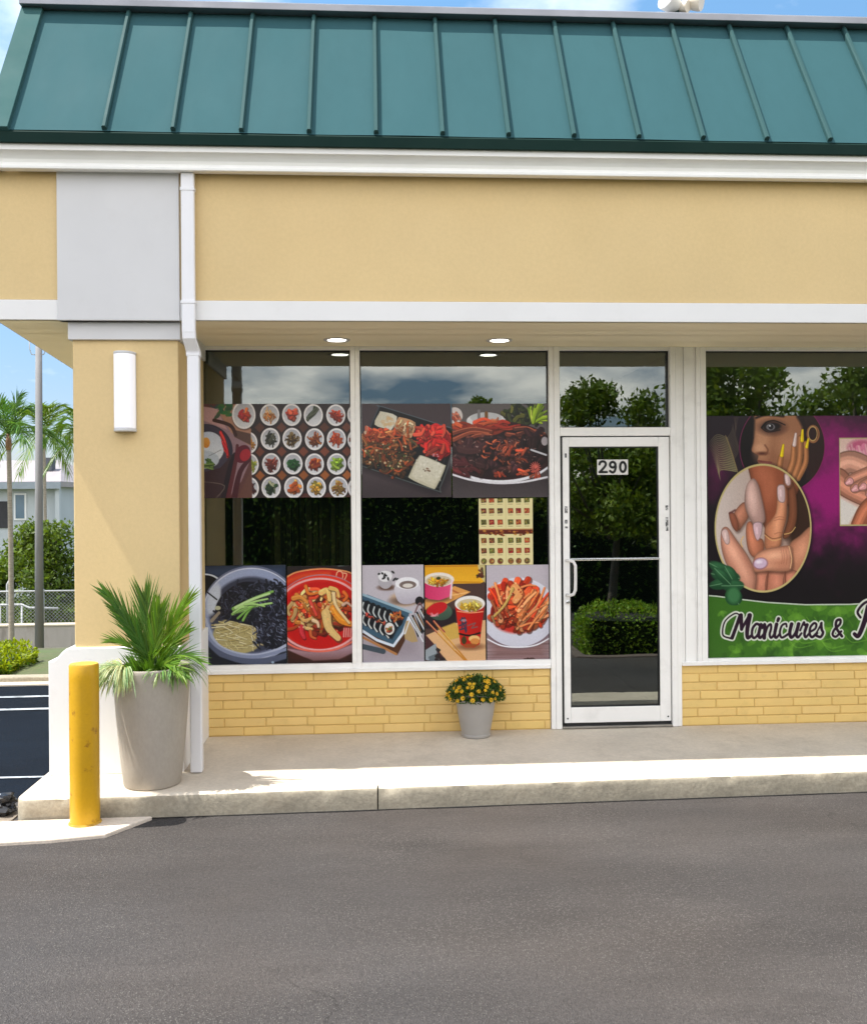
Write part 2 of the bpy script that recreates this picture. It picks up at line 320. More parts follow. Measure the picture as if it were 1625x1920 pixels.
def art_banchan():
    c = Canvas(381, 757, 660, 932, (46, 34, 34), 3); c.org(360, 740, 5.078)
    r = c.r
    # dark board with a lattice of warm wooden lozenges
    for i, x in enumerate((640, 850, 1060, 1265, 1480)):
        for j, y in enumerate((310, 540, 765)):
            col = [(104, 60, 44), (116, 60, 42), (168, 96, 44)][j]
            c.poly([(x-48, y), (x, y-48), (x+48, y), (x, y+48)], np.array(col)*r.uniform(.8, 1.1), soft=2)
    c.poly([(900, 975), (900, 940), (1528, 930), (1528, 985)], (84, 44, 36), soft=2)
    # left picture: pink cloth, wooden board, fried egg bowl, spoons
    c.poly([(100, 80), (420, 80), (420, 330), (570, 520), (565, 985), (100, 985)], (96, 60, 58))
    c.poly([(100, 120), (330, 130), (560, 440), (575, 560), (460, 820), (330, 985), (100, 985)], (150, 122, 132), soft=2)
    c.poly([(330, 90), (440, 90), (560, 330), (540, 480), (370, 360), (240, 150)], (176, 130, 106), soft=1.5)
    c.poly([(100, 110), (230, 130), (330, 330), (250, 300), (100, 240)], (190, 150, 150), soft=2)
    for k in range(16):
        x = 290+r.uniform(-62, 62); y = 160+r.uniform(-75, 80)
        c.ell(x, y, 36, 17, (r.choice([38, 52, 66]), r.choice([84, 98, 110]), r.choice([54, 66])), ang=r.uniform(0, 180))
    c.line([(170, 100), (210, 120), (250, 90), (290, 60)], 14, (60, 70, 76), smooth=4)
    c.poly([(395, 330), (560, 370), (560, 480), (400, 400)], (92, 66, 58), soft=1.5)
    c.line([(205, 240), (360, 290), (410, 380)], 34, (62, 38, 36), smooth=5)
    c.ell(120, 530, 262, 255, (50, 48, 66)); c.ell(110, 520, 236, 240, (66, 62, 80))
    c.ell(150, 500, 148, 152, (196, 206, 226), col2=(226, 232, 240)); c.ell(128, 452, 36, 50, (206, 132, 52), col2=(232, 170, 84), gd=(0, -1))
    c.ell(100, 612, 150, 88, (186, 198, 214))
    for k in range(22):
        t = r.uniform(-1, 1)
        c.strand([(285+22*t, 430+90*t), (318+20*t, 490+80*t), (330, 560+30*t)], 24, r.choice([(206, 40, 50), (226, 62, 60), (186, 30, 44)]))
    for k in range(14): c.strand([(110+r.uniform(0, 60), 600+r.uniform(0, 90)), (150+r.uniform(0, 60), 650+r.uniform(0, 60))], 15, r.choice([(84, 120, 62), (120, 146, 80), (58, 88, 50)]))
    c.line([(150, 580), (270, 520)], 5, (120, 124, 140))
    c.poly([(100, 730), (260, 690), (380, 560), (400, 640), (340, 985), (100, 985)], (60, 44, 52), soft=2)
    c.line([(400, 560), (350, 700), (290, 985)], 30, (36, 30, 40), w2=60, smooth=4)
    c.line([(425, 480), (410, 620), (330, 985)], 30, (92, 42, 50), w2=44, smooth=4)
    c.line([(560, 590), (450, 730), (390, 985)], 34, (72, 32, 42), w2=60, smooth=4)
    c.ell(475, 560, 70, 90, (96, 28, 46), ang=30); c.ell(500, 570, 48, 60, (168, 34, 48), ang=30)
    c.poly([(560, 700), (575, 985), (420, 985), (480, 860)], (104, 68, 60), soft=2)
    c.line([(100, 820), (300, 860), (210, 985)], 8, (110, 96, 92), smooth=4)
    for yy in range(700, 985, 40): c.line([(110, yy), (260, yy+30)], 4, (50, 36, 40), a=.5)
    def bowl(x, y, R, pal, kind, rx=None):
        rx = rx or R
        c.ell(x+6, y+12, rx+6, R+6, (24, 16, 18), soft=4, a=.7)
        c.ell(x, y, rx, R*1.08, (224, 222, 226), col2=(196, 196, 206), gd=(.3, 1))
        c.ell(x, y+2, rx*.86, R*.93, (176, 178, 188), col2=(222, 224, 230))
        if kind == 'pile': c.pile(x+r.uniform(-5, 5), y+6, rx*.5, R*.52, 34, 62, 14, pal)
        elif kind == 'chunk': c.pile(x, y, rx*.42, R*.45, 16, 66, 30, pal, wig=.3)
        elif kind == 'stem':
            for k in range(12): c.strand([(x+r.uniform(-70, -20), y+r.uniform(10, 60)), (x-10+r.uniform(-20, 30), y-20), (x+r.uniform(-10, 55), y-88+r.uniform(0, 30))], 17, r.choice(pal))
        elif kind == 'leaf': c.pile(x, y, rx*.42, R*.42, 26, 60, 24, pal, wig=.4)
        c.ring(x, y, rx*.93, R*1.0, 13, (240, 238, 240))
    G = (48, 66, 46); DG = (34, 52, 36)
    rows = [
     (190, [(490, 112, 124, 'chunk', [(226, 72, 40), (214, 52, 56), (238, 110, 50)]), (738, 92, 95, 'pile', [(226, 130, 50), (234, 156, 74), (240, 196, 150)]),
            (950, 92, 98, 'chunk', [(222, 76, 44), (230, 96, 62), (206, 56, 40)]), (1158, 92, 98, 'stem', [DG, (60, 72, 50), (84, 90, 72)]), (1376, 92, 95, 'pile', [(176, 44, 26), (200, 66, 34), (136, 30, 26)])]),
     (418, [(742, 92, 96, 'pile', [(52, 56, 42), (84, 84, 66), (36, 40, 30)]), (952, 92, 96, 'pile', [(106, 80, 34), (140, 112, 58), (70, 50, 26)]),
            (1168, 92, 96, 'pile', [(150, 74, 30), (176, 100, 44), (118, 54, 26)]), (1380, 92, 96, 'pile', [(200, 74, 30), (216, 100, 50), (166, 48, 24)])]),
     (655, [(750, 88, 94, 'pile', [(122, 44, 34), (142, 62, 44), (96, 30, 28)]), (958, 92, 94, 'leaf', [(36, 98, 44), (58, 122, 58), (24, 70, 34)]),
            (1166, 90, 94, 'leaf', [(178, 74, 34), (196, 112, 52), (140, 44, 28)]), (1380, 92, 94, 'leaf', [(150, 190, 50), (176, 208, 74), (116, 150, 40)])]),
     (880, [(746, 92, 96, 'leaf', [(42, 70, 40), (30, 52, 32), (196, 200, 160)]), (964, 92, 96, 'chunk', [(222, 120, 44), (208, 96, 38), (226, 160, 80)]),
            (1182, 92, 96, 'leaf', [(206, 150, 50), (222, 174, 74), (120, 110, 40)]), (1398, 92, 96, 'pile', [(150, 110, 40), (126, 78, 36), (176, 140, 66)])])]
    for y, x, pal in ((455, 560, [(206, 130, 44), (230, 160, 60)]), (660, 570, [(204, 196, 84), (150, 170, 50)]), (885, 570, [(90, 40, 40), (60, 50, 60)])):
        M = c.clip; c.clip = c.poly([(556, 300), (1528, 300), (1528, 990), (566, 990)], 0, mask=True)
        bowl(x-30, y, 96, pal, 'pile', 88); c.clip = M
    for y, L in rows:
        for x, rx, R, kind, pal in L: bowl(x, y+(5 if x > 1100 else 0), R, pal, kind, rx)
    for y in (190, 430, 650, 890): bowl(1574, y, 92, [(120, 60, 40)], 'pile', 86)
    c.noise(.025, 1.6, 5); return c

def art_bento():
    c = Canvas(677, 757, 846, 932, (72, 60, 64), 5); c.org(660, 740, 4.0625)
    r = c.r
    c.poly([(60, 600), (760, 600), (760, 800), (60, 800)], (72, 60, 64), col2=(54, 46, 48), soft=40)
    c.poly([(50, 300), (50, 560), (620, 760), (680, 740), (760, 640), (750, 560), (400, 200)], (34, 28, 32), soft=14, a=.8)
    tray = [(205, 90), (232, 92), (780, 262), (800, 300), (660, 712), (620, 728), (40, 535), (20, 500)]
    c.poly(tray, (14, 16, 18), soft=1.5, smooth=3)
    c.line([(205, 92), (236, 94), (780, 262)], 9, (84, 92, 100), smooth=4); c.line([(20, 500), (205, 92)], 8, (64, 76, 88))
    c.line([(40, 530), (620, 724), (668, 706), (760, 470)], 9, (74, 80, 80), smooth=3)
    c.line([(60, 505), (612, 690), (640, 676), (730, 420)], 5, (44, 48, 50), smooth=3)
    c.line([(130, 250), (420, 320)], 10, (52, 58, 54)); c.line([(330, 170), (300, 280)], 9, (48, 52, 52)); c.line([(480, 210), (440, 340)], 9, (44, 48, 46))
    c.poly([(205, 140), (225, 128), (340, 166), (300, 264), (268, 262), (168, 226)], (214, 208, 186), smooth=3, col2=(232, 228, 214), gd=(1, 0))
    for k in range(10): c.ell(260+r.uniform(-30, 50), 205+r.uniform(-30, 30), 20, 12, (222, 184, 130), a=.5, ang=r.uniform(0, 180))
    c.poly([(345, 185), (370, 172), (480, 212), (462, 300), (430, 330), (318, 270)], (214, 164, 120), smooth=3)
    c.pile(398, 250, 62, 56, 34, 50, 14, [(226, 150, 92), (236, 186, 140), (206, 96, 48), (238, 210, 170)])
    c.pile(150, 290, 56, 34, 22, 60, 20, [(206, 66, 42), (222, 110, 80), (226, 190, 160)])
    P = [(106, 62, 34), (134, 78, 42), (82, 56, 34), (60, 44, 30), (156, 96, 52), (176, 80, 40), (70, 66, 40)]
    for (x, y, a, b, n) in ((190, 400, 140, 100, 120), (330, 470, 130, 100, 120), (400, 380, 90, 50, 34), (130, 470, 80, 60, 60), (320, 560, 90, 40, 46)):
        c.pile(x, y, a, b, n, 84, 17, P, wig=.8)
    c.pile(230, 310, 120, 34, 34, 70, 18, [(206, 84, 46), (222, 120, 70), (170, 62, 34)])
    c.dots(260, 450, 190, 120, 40, 7, [(214, 190, 150), (200, 140, 90), (120, 140, 70)])
    R = [(206, 34, 30), (226, 52, 40), (182, 24, 26), (232, 84, 60)]
    c.pile(630, 330, 110, 66, 54, 120, 30, R, wig=1.1); c.pile(640, 400, 80, 50, 26, 110, 28, R, wig=1.0); c.pile(560, 290, 50, 40, 12, 80, 28, R, wig=1)
    for k in range(5): c.ell(560+r.uniform(0, 100), 462+r.uniform(-8, 14), 8, 6, (196, 130, 140))
    c.poly([(500, 478), (540, 466), (690, 530), (708, 556), (640, 700), (600, 712), (440, 640), (436, 600)], (196, 190, 164), smooth=4, soft=1.5)
    c.poly([(510, 482), (545, 474), (680, 534), (694, 560), (632, 680), (596, 690), (456, 622), (454, 600)], (224, 220, 204), smooth=4, soft=2, col2=(206, 200, 176), gd=(0, 1))
    for k in range(90): c.ell(570+r.uniform(-100, 100), 580+r.uniform(-85, 85), 9, 5, r.choice([(236, 232, 220), (196, 190, 166), (212, 206, 186)]), a=.55, ang=r.uniform(0, 180))
    c.dots(572, 572, 30, 18, 12, 6, [(96, 66, 48), (120, 86, 60)])
    c.noise(.025, 1.6, 6); return c

def art_beef():
    c = Canvas(847, 757, 1027, 932, (98, 92, 92), 7); c.org(660, 740, 4.0625); r = c.r
    c.poly([(760, 560), (1500, 560), (1500, 800), (760, 800)], (74, 62, 62), soft=30, col2=(62, 56, 58))
    c.ell(780, 160, 60, 64, (222, 214, 212)); c.pile(784, 160, 30, 32, 14, 40, 14, [(206, 84, 60), (230, 130, 100)])
    c.ell(1020, 200, 150, 64, (226, 226, 228)); c.ell(1020, 175, 120, 40, (196, 198, 202))
    c.line([(965, 124), (965, 210)], 22, (126, 122, 124)); c.line([(1022, 140), (1022, 214)], 26, (124, 84, 42)); c.pile(1080, 200, 40, 18, 10, 40, 14, [(206, 120, 80)])
    c.pile(1300, 150, 130, 80, 60, 80, 26, [(40, 52, 24), (30, 36, 22), (62, 70, 34), (96, 96, 36)])
    for k in range(46):
        a = r.uniform(-2.2, .6); L = r.uniform(50, 130)
        c.strand([(1380, 215), (1380+math.cos(a)*L*.5, 190+math.sin(a)*L*.45), (1390+math.cos(a)*L, 180+math.sin(a)*L)], 18, r.choice([(176, 208, 44), (150, 184, 34), (206, 224, 84), (120, 150, 30)]), w2=10)
    c.ell(1130, 440, 430, 232, (232, 232, 238)); c.ell(1130, 428, 426, 222, (52, 26, 28)); c.ell(1100, 440, 390, 200, (36, 20, 22))
    c.pile(1000, 240, 240, 30, 36, 150, 26, [(176, 62, 36), (206, 90, 52), (150, 44, 30)], ang=-3, spread=14)
    for (x0, y0, x1, y1) in ((765, 290, 1060, 280), (770, 340, 1040, 300), (820, 380, 1060, 310), (1190, 320, 1430, 400), (1180, 300, 1400, 380), (1260, 300, 1470, 300), (1240, 260, 1460, 330)):
        m = ((x0+x1)/2, (y0+y1)/2-40*r.uniform(.3, 1))
        c.strand([(x0, y0), m, (x1, y1)], 34, r.choice([(120, 56, 40), (86, 42, 34), (140, 66, 44)])); c.line([(x0, y0-8), (m[0], m[1]-10), (x1, y1-8)], 7, (206, 110, 76), smooth=5, a=.8)
    D = [(64, 34, 34), (84, 44, 42), (48, 26, 28), (104, 54, 46), (74, 40, 44)]
    
    for k in range(150):
        t = r.uniform(0, 6.28); q = math.sqrt(r.random()); x = 1110+350*q*math.cos(t); y = 455+135*q*math.sin(t); R = r.uniform(22, 62); g = r.uniform(0, 180)
        d = np.array(r.choice(D), float)*r.uniform(.7, 1.15); c.ell(x+5, y+8, R*1.05, R*.55, d*.4, ang=g, soft=3, a=.7); c.ell(x, y, R, R*.5, d, ang=g, soft=2, col2=d*.6); c.ell(x-6, y-8, R*.5, R*.12, d*1.5+20, ang=g, soft=3, a=.5)
    c.pile(900, 450, 110, 90, 22, 150, 60, [(80, 46, 46), (64, 36, 38)], wig=.5)
    c.pile(850, 560, 90, 46, 12, 150, 40, [(110, 42, 44), (86, 34, 38)], ang=20, spread=30)
    c.pile(1180, 430, 210, 100, 40, 50, 12, [(150, 66, 40), (196, 96, 60), (116, 54, 40)], wig=.6)
    c.pile(1410, 380, 100, 60, 16, 140, 44, [(50, 24, 26), (38, 20, 24)])
    for (x, y, q) in ((1130, 600, 40), (1290, 430, 26), (1180, 430, 44), (1390, 600, 60), (1300, 590, 40)): c.pile(x, y, q, q*.4, 6, 60, 18, [(196, 74, 46), (214, 100, 66)])
    for k in range(16):
        a = k/16*6.28; c.strand([(1395, 560), (1395+42*math.cos(a), 555+44*math.sin(a))], 11, (206, 96, 84), smooth=2, w2=4)
    for k in range(70): c.ell(1080+r.uniform(-330, 330), 460+r.uniform(-150, 130), r.uniform(5, 14), r.uniform(2, 5), (196, 160, 150), a=r.uniform(.15, .6), ang=r.uniform(-60, 60))
    c.line([(1365, 420), (1480, 460)], 14, (206, 206, 212)); c.ell(1470, 355, 26, 34, (206, 200, 204), a=.8)
    c.line([(760, 605), (900, 646), (1100, 672), (1300, 664), (1500, 626)], 15, (226, 224, 230), smooth=6)
    c.poly([(760, 614), (900, 658), (1100, 684), (1300, 676), (1500, 640), (1500, 800), (760, 800)], (58, 50, 52), smooth=0, col2=(78, 70, 72))
    c.noise(.03, 1.6, 8); return c

def art_noodles():
    c = Canvas(383, 1060, 537, 1245, (28, 34, 44), 9); c.org(360, 1040, 5.078); r = c.r
    c.poly([(110, 100), (900, 100), (900, 230), (110, 230)], (48, 62, 88), soft=20)
    c.ell(110, 300, 170, 120, (20, 22, 28)); c.ring(110, 300, 170, 120, 14, (206, 214, 226))
    c.poly([(100, 700), (100, 1060), (900, 1060), (900, 850)], (22, 28, 38), soft=10)
    c.ell(560, 560, 480, 455, (104, 112, 140), col2=(156, 164, 192)); c.ell(545, 540, 440, 415, (164, 178, 212), col2=(120, 130, 164), gd=(.4, .6))
    c.ring(560, 560, 462, 430, 10, (206, 214, 232))
    c.ell(560, 570, 400, 360, (58, 62, 80), soft=6)
    c.ell(200, 420, 60, 150, (196, 206, 224), ang=15, soft=4); c.line([(140, 350), (230, 420)], 14, (40, 44, 56))
    c.ell(440, 760, 250, 175, (176, 164, 112), soft=3)
    for k in range(70):
        a = r.uniform(-.5, 1.9); x = 420+r.uniform(-190, 190); y = 760+r.uniform(-130, 130)
        if ((x-430)/230)**2+((y-765)/155)**2 > 1: continue
        L = r.uniform(90, 190); c.strand([(x-L/2*math.cos(a), y-L/2*math.sin(a)*.6), (x+r.uniform(-14, 14), y), (x+L/2*math.cos(a), y+L/2*math.sin(a)*.6)], 11, r.choice([(196, 182, 124), (214, 202, 148), (172, 156, 98), (226, 218, 176)]))
    B = [(36, 38, 52), (26, 28, 38), (50, 54, 72), (18, 20, 28), (64, 68, 88), (44, 44, 58)]
    dark = [(215, 500), (290, 370), (420, 280), (520, 255), (680, 270), (830, 310), (900, 400), (900, 870), (780, 890), (690, 880), (610, 700), (480, 650), (260, 590)]
    c.poly(dark, (24, 26, 36), smooth=3, soft=2)
    for k in range(330):
        x = r.uniform(230, 900); y = r.uniform(270, 880)
        if y > 590+max(0, (x-300))*.9 and x < 640: continue
        if y > 610 and x < 600: continue
        if y < 500-(x-220)*1.15 and x < 430: continue
        a = r.uniform(0, 3.14); L = r.uniform(40, 110)
        c.strand([(x-L/2*math.cos(a), y-L/2*math.sin(a)), (x+r.uniform(-25, 25), y+r.uniform(-20, 20)), (x+L/2*math.cos(a), y+L/2*math.sin(a))], 15, r.choice(B))
    for k in range(120):
        x = r.uniform(560, 890); y = r.uniform(300, 850); a = r.uniform(.2, 1.6)
        c.line([(x, y), (x+r.uniform(14, 40)*math.cos(a), y+r.uniform(14, 40)*math.sin(a))], r.uniform(4, 8), (150, 160, 190), a=r.uniform(.3, .9))
    for k in range(50):
        x = r.uniform(260, 620); y = r.uniform(380, 600); c.line([(x, y), (x+r.uniform(-26, 26), y+r.uniform(-20, 20))], 4, (130, 138, 160), a=r.uniform(.2, .7))
    for (x0, y0, x1, y1, w) in ((390, 510, 770, 350, 34), (410, 500, 740, 370, 30), (430, 540, 760, 460, 26), (380, 560, 600, 480, 22), (480, 620, 560, 510, 22), (430, 600, 600, 480, 20), (450, 500, 720, 420, 24), (390, 545, 520, 490, 18), (500, 470, 690, 490, 22)):
        c.strand([(x0, y0), ((x0+x1)/2, (y0+y1)/2-12), (x1, y1)], w, r.choice([(150, 200, 106), (170, 214, 130), (126, 178, 84), (190, 224, 156)]), w2=w*.6)
    c.ell(240, 500, 28, 20, (186, 190, 160)); c.line([(180, 620), (250, 545)], 34, (150, 140, 124), w2=28)
    c.line([(120, 600), (200, 800), (330, 900), (560, 950), (760, 920), (900, 860)], 26, (176, 186, 210), smooth=6)
    c.line([(120, 780), (260, 930), (480, 1000), (700, 1005), (900, 960)], 60, (84, 92, 116), smooth=6, soft=3)
    c.line([(120, 740), (240, 870), (430, 950), (640, 962), (900, 900)], 30, (136, 146, 176), smooth=6, soft=2)
    c.poly([(100, 820), (250, 960), (480, 1040), (740, 1040), (900, 990), (900, 1070), (100, 1070)], (20, 26, 36), soft=3)
    c.ell(765, 1022, 14, 12, (150, 170, 190)); c.noise(.025, 1.6, 10); return c

def art_stew():
    c = Canvas(537, 1062, 663, 1243, (34, 26, 24), 11); c.org(360, 1040, 5.078); r = c.r
    c.poly([(890, 900), (1540, 900), (1540, 1050), (890, 1050)], (84, 40, 26), soft=40, col2=(50, 26, 22))
    c.line([(1400, 110), (1540, 100)], 12, (150, 170, 166))
    c.ell(1230, 420, 470, 288, (196, 34, 22)); c.line([(890, 215), (1000, 165), (1230, 138), (1450, 160), (1540, 190)], 14, (226, 150, 96), smooth=5)
    c.line([(900, 250), (1080, 200), (1300, 190)], 44, (222, 84, 34), smooth=5, soft=8, a=.8)
    c.ring(1410, 205, 32, 44, 8, (236, 190, 150)); c.line([(1440, 180), (1480, 190), (1455, 250)], 9, (236, 190, 150), smooth=3)
    c.ell(1230, 590, 470, 400, (176, 128, 140), col2=(110, 62, 66)); c.ell(1230, 545, 440, 345, (226, 60, 40)); c.ell(1230, 570, 410, 325, (196, 22, 18), soft=8)
    c.ring(1215, 565, 425, 335, 18, (234, 170, 170))
    c.poly([(890, 880), (1100, 915), (1380, 905), (1540, 850), (1540, 930), (1400, 990), (1150, 1000), (890, 890)], (190, 160, 174), soft=3, col2=(120, 84, 84))
    c.line([(880, 820), (1000, 880), (1180, 912), (1370, 895), (1540, 822)], 18, (230, 110, 90), smooth=5)
    P = [(206, 128, 52), (226, 164, 84), (196, 96, 34), (176, 66, 26), (230, 188, 120), (214, 70, 40)]
    c.pile(1220, 550, 270, 190, 30, 130, 50, [(120, 40, 20), (150, 44, 24), (90, 36, 20)])
    c.pile(1210, 540, 280, 190, 80, 150, 36, P, wig=.9)
    for (a, b, m, w, col) in (((1275, 560), (1390, 790), (1300, 690), 90, (222, 186, 118)), ((1350, 520), (1520, 660), (1420, 620), 80, (226, 140, 40)), ((1350, 350), (1500, 650), (1370, 480), 34, (232, 204, 150)),
                  ((1120, 440), (1180, 570), (1150, 500), 36, (214, 70, 56)), ((960, 410), (1090, 450), (1030, 400), 46, (214, 140, 60)), ((1020, 570), (1130, 600), (1060, 620), 36, (214, 168, 100)),
                  ((1080, 300), (1200, 360), (1110, 370), 34, (222, 120, 44)), ((1230, 360), (1310, 430), (1290, 340), 56, (232, 190, 110)), ((1320, 320), (1400, 400), (1380, 340), 40, (226, 180, 100)), ((1450, 360), (1450, 440), (1480, 400), 34, (222, 110, 40)),
                  ((1030, 680), (1060, 780), (1040, 740), 50, (200, 50, 60)), ((1150, 620), (1200, 680), (1190, 640), 36, (226, 190, 150)), ((1120, 720), (1170, 790), (1130, 770), 30, (196, 96, 50)), ((1440, 480), (1530, 500), (1480, 460), 26, (206, 170, 150)), ((900, 700), (1010, 660), (960, 690), 30, (170, 70, 30))):
        c.strand([a, m, b], w, col)
    c.dots(1220, 560, 290, 210, 50, 9, [(240, 210, 160), (200, 40, 24), (246, 180, 110)], a=.7)
    for k in range(4): c.line([(1450+k*22, 700), (1445+k*22, 780)], 10, (226, 206, 196), a=.8)
    c.noise(.025, 1.6, 12); return c

def art_rolls():
    c = Canvas(678, 1060, 795, 1240, (190, 184, 192), 13); c.org(660, 1040, 4.0625); r = c.r
    c.poly([(70, 560), (560, 560), (560, 830), (70, 830)], (152, 142, 150), soft=60)
    c.ell(260, 250, 66, 22, (96, 70, 58), soft=4); c.ell(252, 190, 58, 70, (176, 172, 178)); c.ell(250, 165, 54, 42, (226, 226, 228))
    for k in range(9): c.ell(r.uniform(200, 350), r.uniform(125, 205), r.uniform(9, 20), 8, (44, 44, 44), ang=r.uniform(0, 180))
    c.ell(395, 340, 112, 56, (196, 168, 142), soft=5); c.ell(400, 352, 110, 30, (60, 46, 46), a=.6, soft=6)
    c.poly([(330, 225), (512, 225), (502, 345), (420, 378), (345, 350)], (222, 220, 226), smooth=3, col2=(178, 172, 184), gd=(0, 1)); c.ell(420, 220, 92, 46, (236, 236, 240)); c.ell(425, 232, 66, 30, (120, 104, 98)); c.ell(425, 238, 40, 16, (220, 214, 206))
    # wooden board and plate
    c.poly([(70, 600), (340, 760), (400, 650), (400, 560), (70, 480)], (80, 50, 34)); c.line([(70, 620), (330, 752)], 18, (176, 122, 74)); c.line([(70, 690), (230, 730)], 40, (66, 78, 88))
    c.poly([(70, 310), (110, 300), (440, 430), (420, 500), (320, 690), (70, 570)], (62, 92, 112)); c.line([(75, 300), (450, 440)], 18, (150, 178, 194)); c.line([(70, 572), (310, 690), (430, 480)], 20, (214, 224, 236), smooth=2)
    c.poly([(75, 340), (400, 470), (300, 640), (75, 520)], (26, 34, 44), soft=4)
    for k in range(7):
        x = 95+k*42; y = 395+k*17
        c.ell(x+10, y, 30, 50, (24, 26, 30), ang=12); c.line([(x-14, y-34), (x-24, y+6), (x-4, y+44)], 11, (198, 206, 206), smooth=4)
    for k in range(5):
        x = 100+k*44; y = 490+k*24
        c.ell(x+8, y, 32, 50, (20, 22, 28), ang=12); c.line([(x-16, y-34), (x-26, y+6), (x-4, y+42)], 11, (206, 210, 208), smooth=4); c.pile(x+2, y-40, 20, 8, 5, 22, 9, [(196, 70, 60), (206, 120, 80)])
    c.pile(335, 470, 44, 30, 22, 34, 13, [(206, 96, 50), (226, 140, 70), (176, 70, 40)])
    c.ell(278, 560, 46, 54, (28, 30, 34)); c.ell(280, 560, 38, 46, (222, 222, 218)); c.pile(280, 562, 20, 24, 18, 26, 12, [(206, 100, 60), (226, 150, 84), (120, 130, 60), (190, 60, 50)])
    for k in range(4):
        x = 440+k*34; y = 470-k*24
        c.poly([(x, y), (x+26, y-14), (x+90, y+120), (x+60, y+160)], (30, 32, 36)); c.line([(x+8, y), (x+84, y+140)], 11, (206, 210, 214)); c.line([(x+30, y+10), (x+80, y+110)], 8, (146, 112, 66))
    c.poly([(400, 540), (430, 500), (500, 660), (400, 640)], (176, 150, 106), smooth=2); c.line([(400, 600), (440, 490), (540, 660)], 9, (222, 226, 230))
    c.ell(515, 355, 34, 34, (30, 28, 30)); c.line([(480, 440), (520, 370), (560, 480)], 12, (120, 90, 90), smooth=4)
    c.noise(.015, 1.6, 14); return c

def art_cups():
    c = Canvas(795, 1060, 911, 1240, (78, 58, 52), 15); c.org(660, 1040, 4.0625); r = c.r
    c.poly([(548, 80), (970, 80), (1010, 210), (980, 222), (548, 222)], (222, 160, 30), col2=(240, 180, 44)); c.line([(548, 90), (960, 90)], 8, (190, 120, 30)); c.line([(560, 205), (980, 215)], 12, (206, 140, 26))
    c.poly([(960, 80), (1020, 80), (1020, 220), (985, 180)], (206, 190, 130)); c.pile(985, 160, 20, 50, 10, 40, 12, [(60, 60, 30), (120, 60, 40)])
    c.poly([(548, 340), (780, 240), (905, 286), (640, 410), (548, 440)], (222, 158, 84)); c.line([(740, 260), (820, 300)], 14, (190, 110, 60)); c.line([(620, 330), (880, 290)], 8, (240, 190, 120))
    c.ell(640, 330, 110, 30, (60, 40, 40), a=.6, soft=5)
    c.poly([(548, 215), (760, 215), (738, 320), (660, 346), (580, 335), (548, 320)], (206, 50, 100), col2=(226, 84, 128), gd=(1, 0)); c.ell(658, 190, 118, 54, (236, 226, 214)); c.ell(655, 200, 100, 42, (206, 190, 160)); c.pile(650, 205, 74, 26, 40, 36, 13, [(236, 176, 40), (226, 140, 30), (244, 200, 80)]); c.ell(655, 180, 18, 12, (60, 66, 30))
    c.line([(760, 200), (748, 330)], 14, (236, 206, 214))
    c.poly([(548, 420), (620, 370), (790, 420), (790, 560), (548, 560)], (40, 30, 34), soft=4)
    c.ell(670, 435, 90, 62, (84, 108, 88), col2=(60, 80, 66)); c.ell(640, 410, 84, 44, (196, 30, 36), ang=-20)
    for k in range(14): c.line([(580+r.uniform(0, 70), 440+r.uniform(0, 20)), (590+r.uniform(0, 70), 465)], 6, (226, 150, 160), a=.7)
    c.poly([(548, 610), (780, 520), (1020, 500), (1020, 830), (740, 830)], (222, 176, 128)); c.poly([(650, 560), (780, 515), (860, 620), (720, 650)], (206, 168, 80), soft=3)
    c.poly([(548, 600), (640, 700), (700, 810), (700, 830), (548, 830)], (70, 40, 44)); c.poly([(548, 720), (630, 670), (640, 760), (570, 800), (548, 790)], (150, 160, 166)); c.poly([(570, 770), (650, 740), (660, 820), (590, 830)], (100, 110, 116))
    for k in range(10): c.ell(640+r.uniform(-10, 60), 740+r.uniform(-40, 70), 14, 12, (44, 36, 36))
    for dx in (0, 56): c.line([(560+dx, 505), (780+dx*.5, 730), (860+dx*.2, 806)], 12, (196, 128, 40)); c.line([(560+dx, 502), (640+dx, 585)], 14, (150, 40, 60)); c.line([(560+dx, 500), (780+dx*.5, 725)], 4, (246, 206, 120))
    c.ell(900, 700, 110, 26, (130, 84, 54), a=.8, soft=5)
    c.poly([(782, 380), (1012, 390), (972, 680), (930, 706), (860, 704), (822, 678)], (206, 34, 22), col2=(176, 24, 20), gd=(1, 0)); c.ell(898, 375, 118, 60, (240, 236, 230)); c.ell(898, 385, 100, 46, (206, 190, 150)); c.pile(898, 395, 74, 26, 40, 40, 14, [(236, 190, 50), (226, 168, 40), (244, 214, 100)])
    c.line([(800, 430), (900, 444), (1000, 436)], 8, (236, 150, 110), smooth=3); c.line([(815, 600), (890, 616), (975, 596)], 14, (40, 20, 20), smooth=3)
    for (a, b) in (((820, 500), (855, 480)), ((835, 480), (835, 560)), ((815, 540), (870, 515)), ((860, 490), (870, 580)), ((820, 570), (860, 560)), ((845, 520), (865, 590))): c.line([a, b], 11, (60, 56, 76))
    c.line([(880, 540), (940, 520), (910, 560), (955, 550)], 8, (120, 90, 90)); c.ell(850, 500, 22, 10, (176, 180, 190), a=.6)
    c.ell(930, 640, 44, 26, (236, 190, 120)); c.ell(935, 660, 36, 24, (214, 140, 70)); c.ell(850, 650, 20, 30, (70, 60, 30)); c.ell(900, 690, 56, 14, (150, 90, 40), a=.8)
    c.noise(.015, 1.6, 16); return c

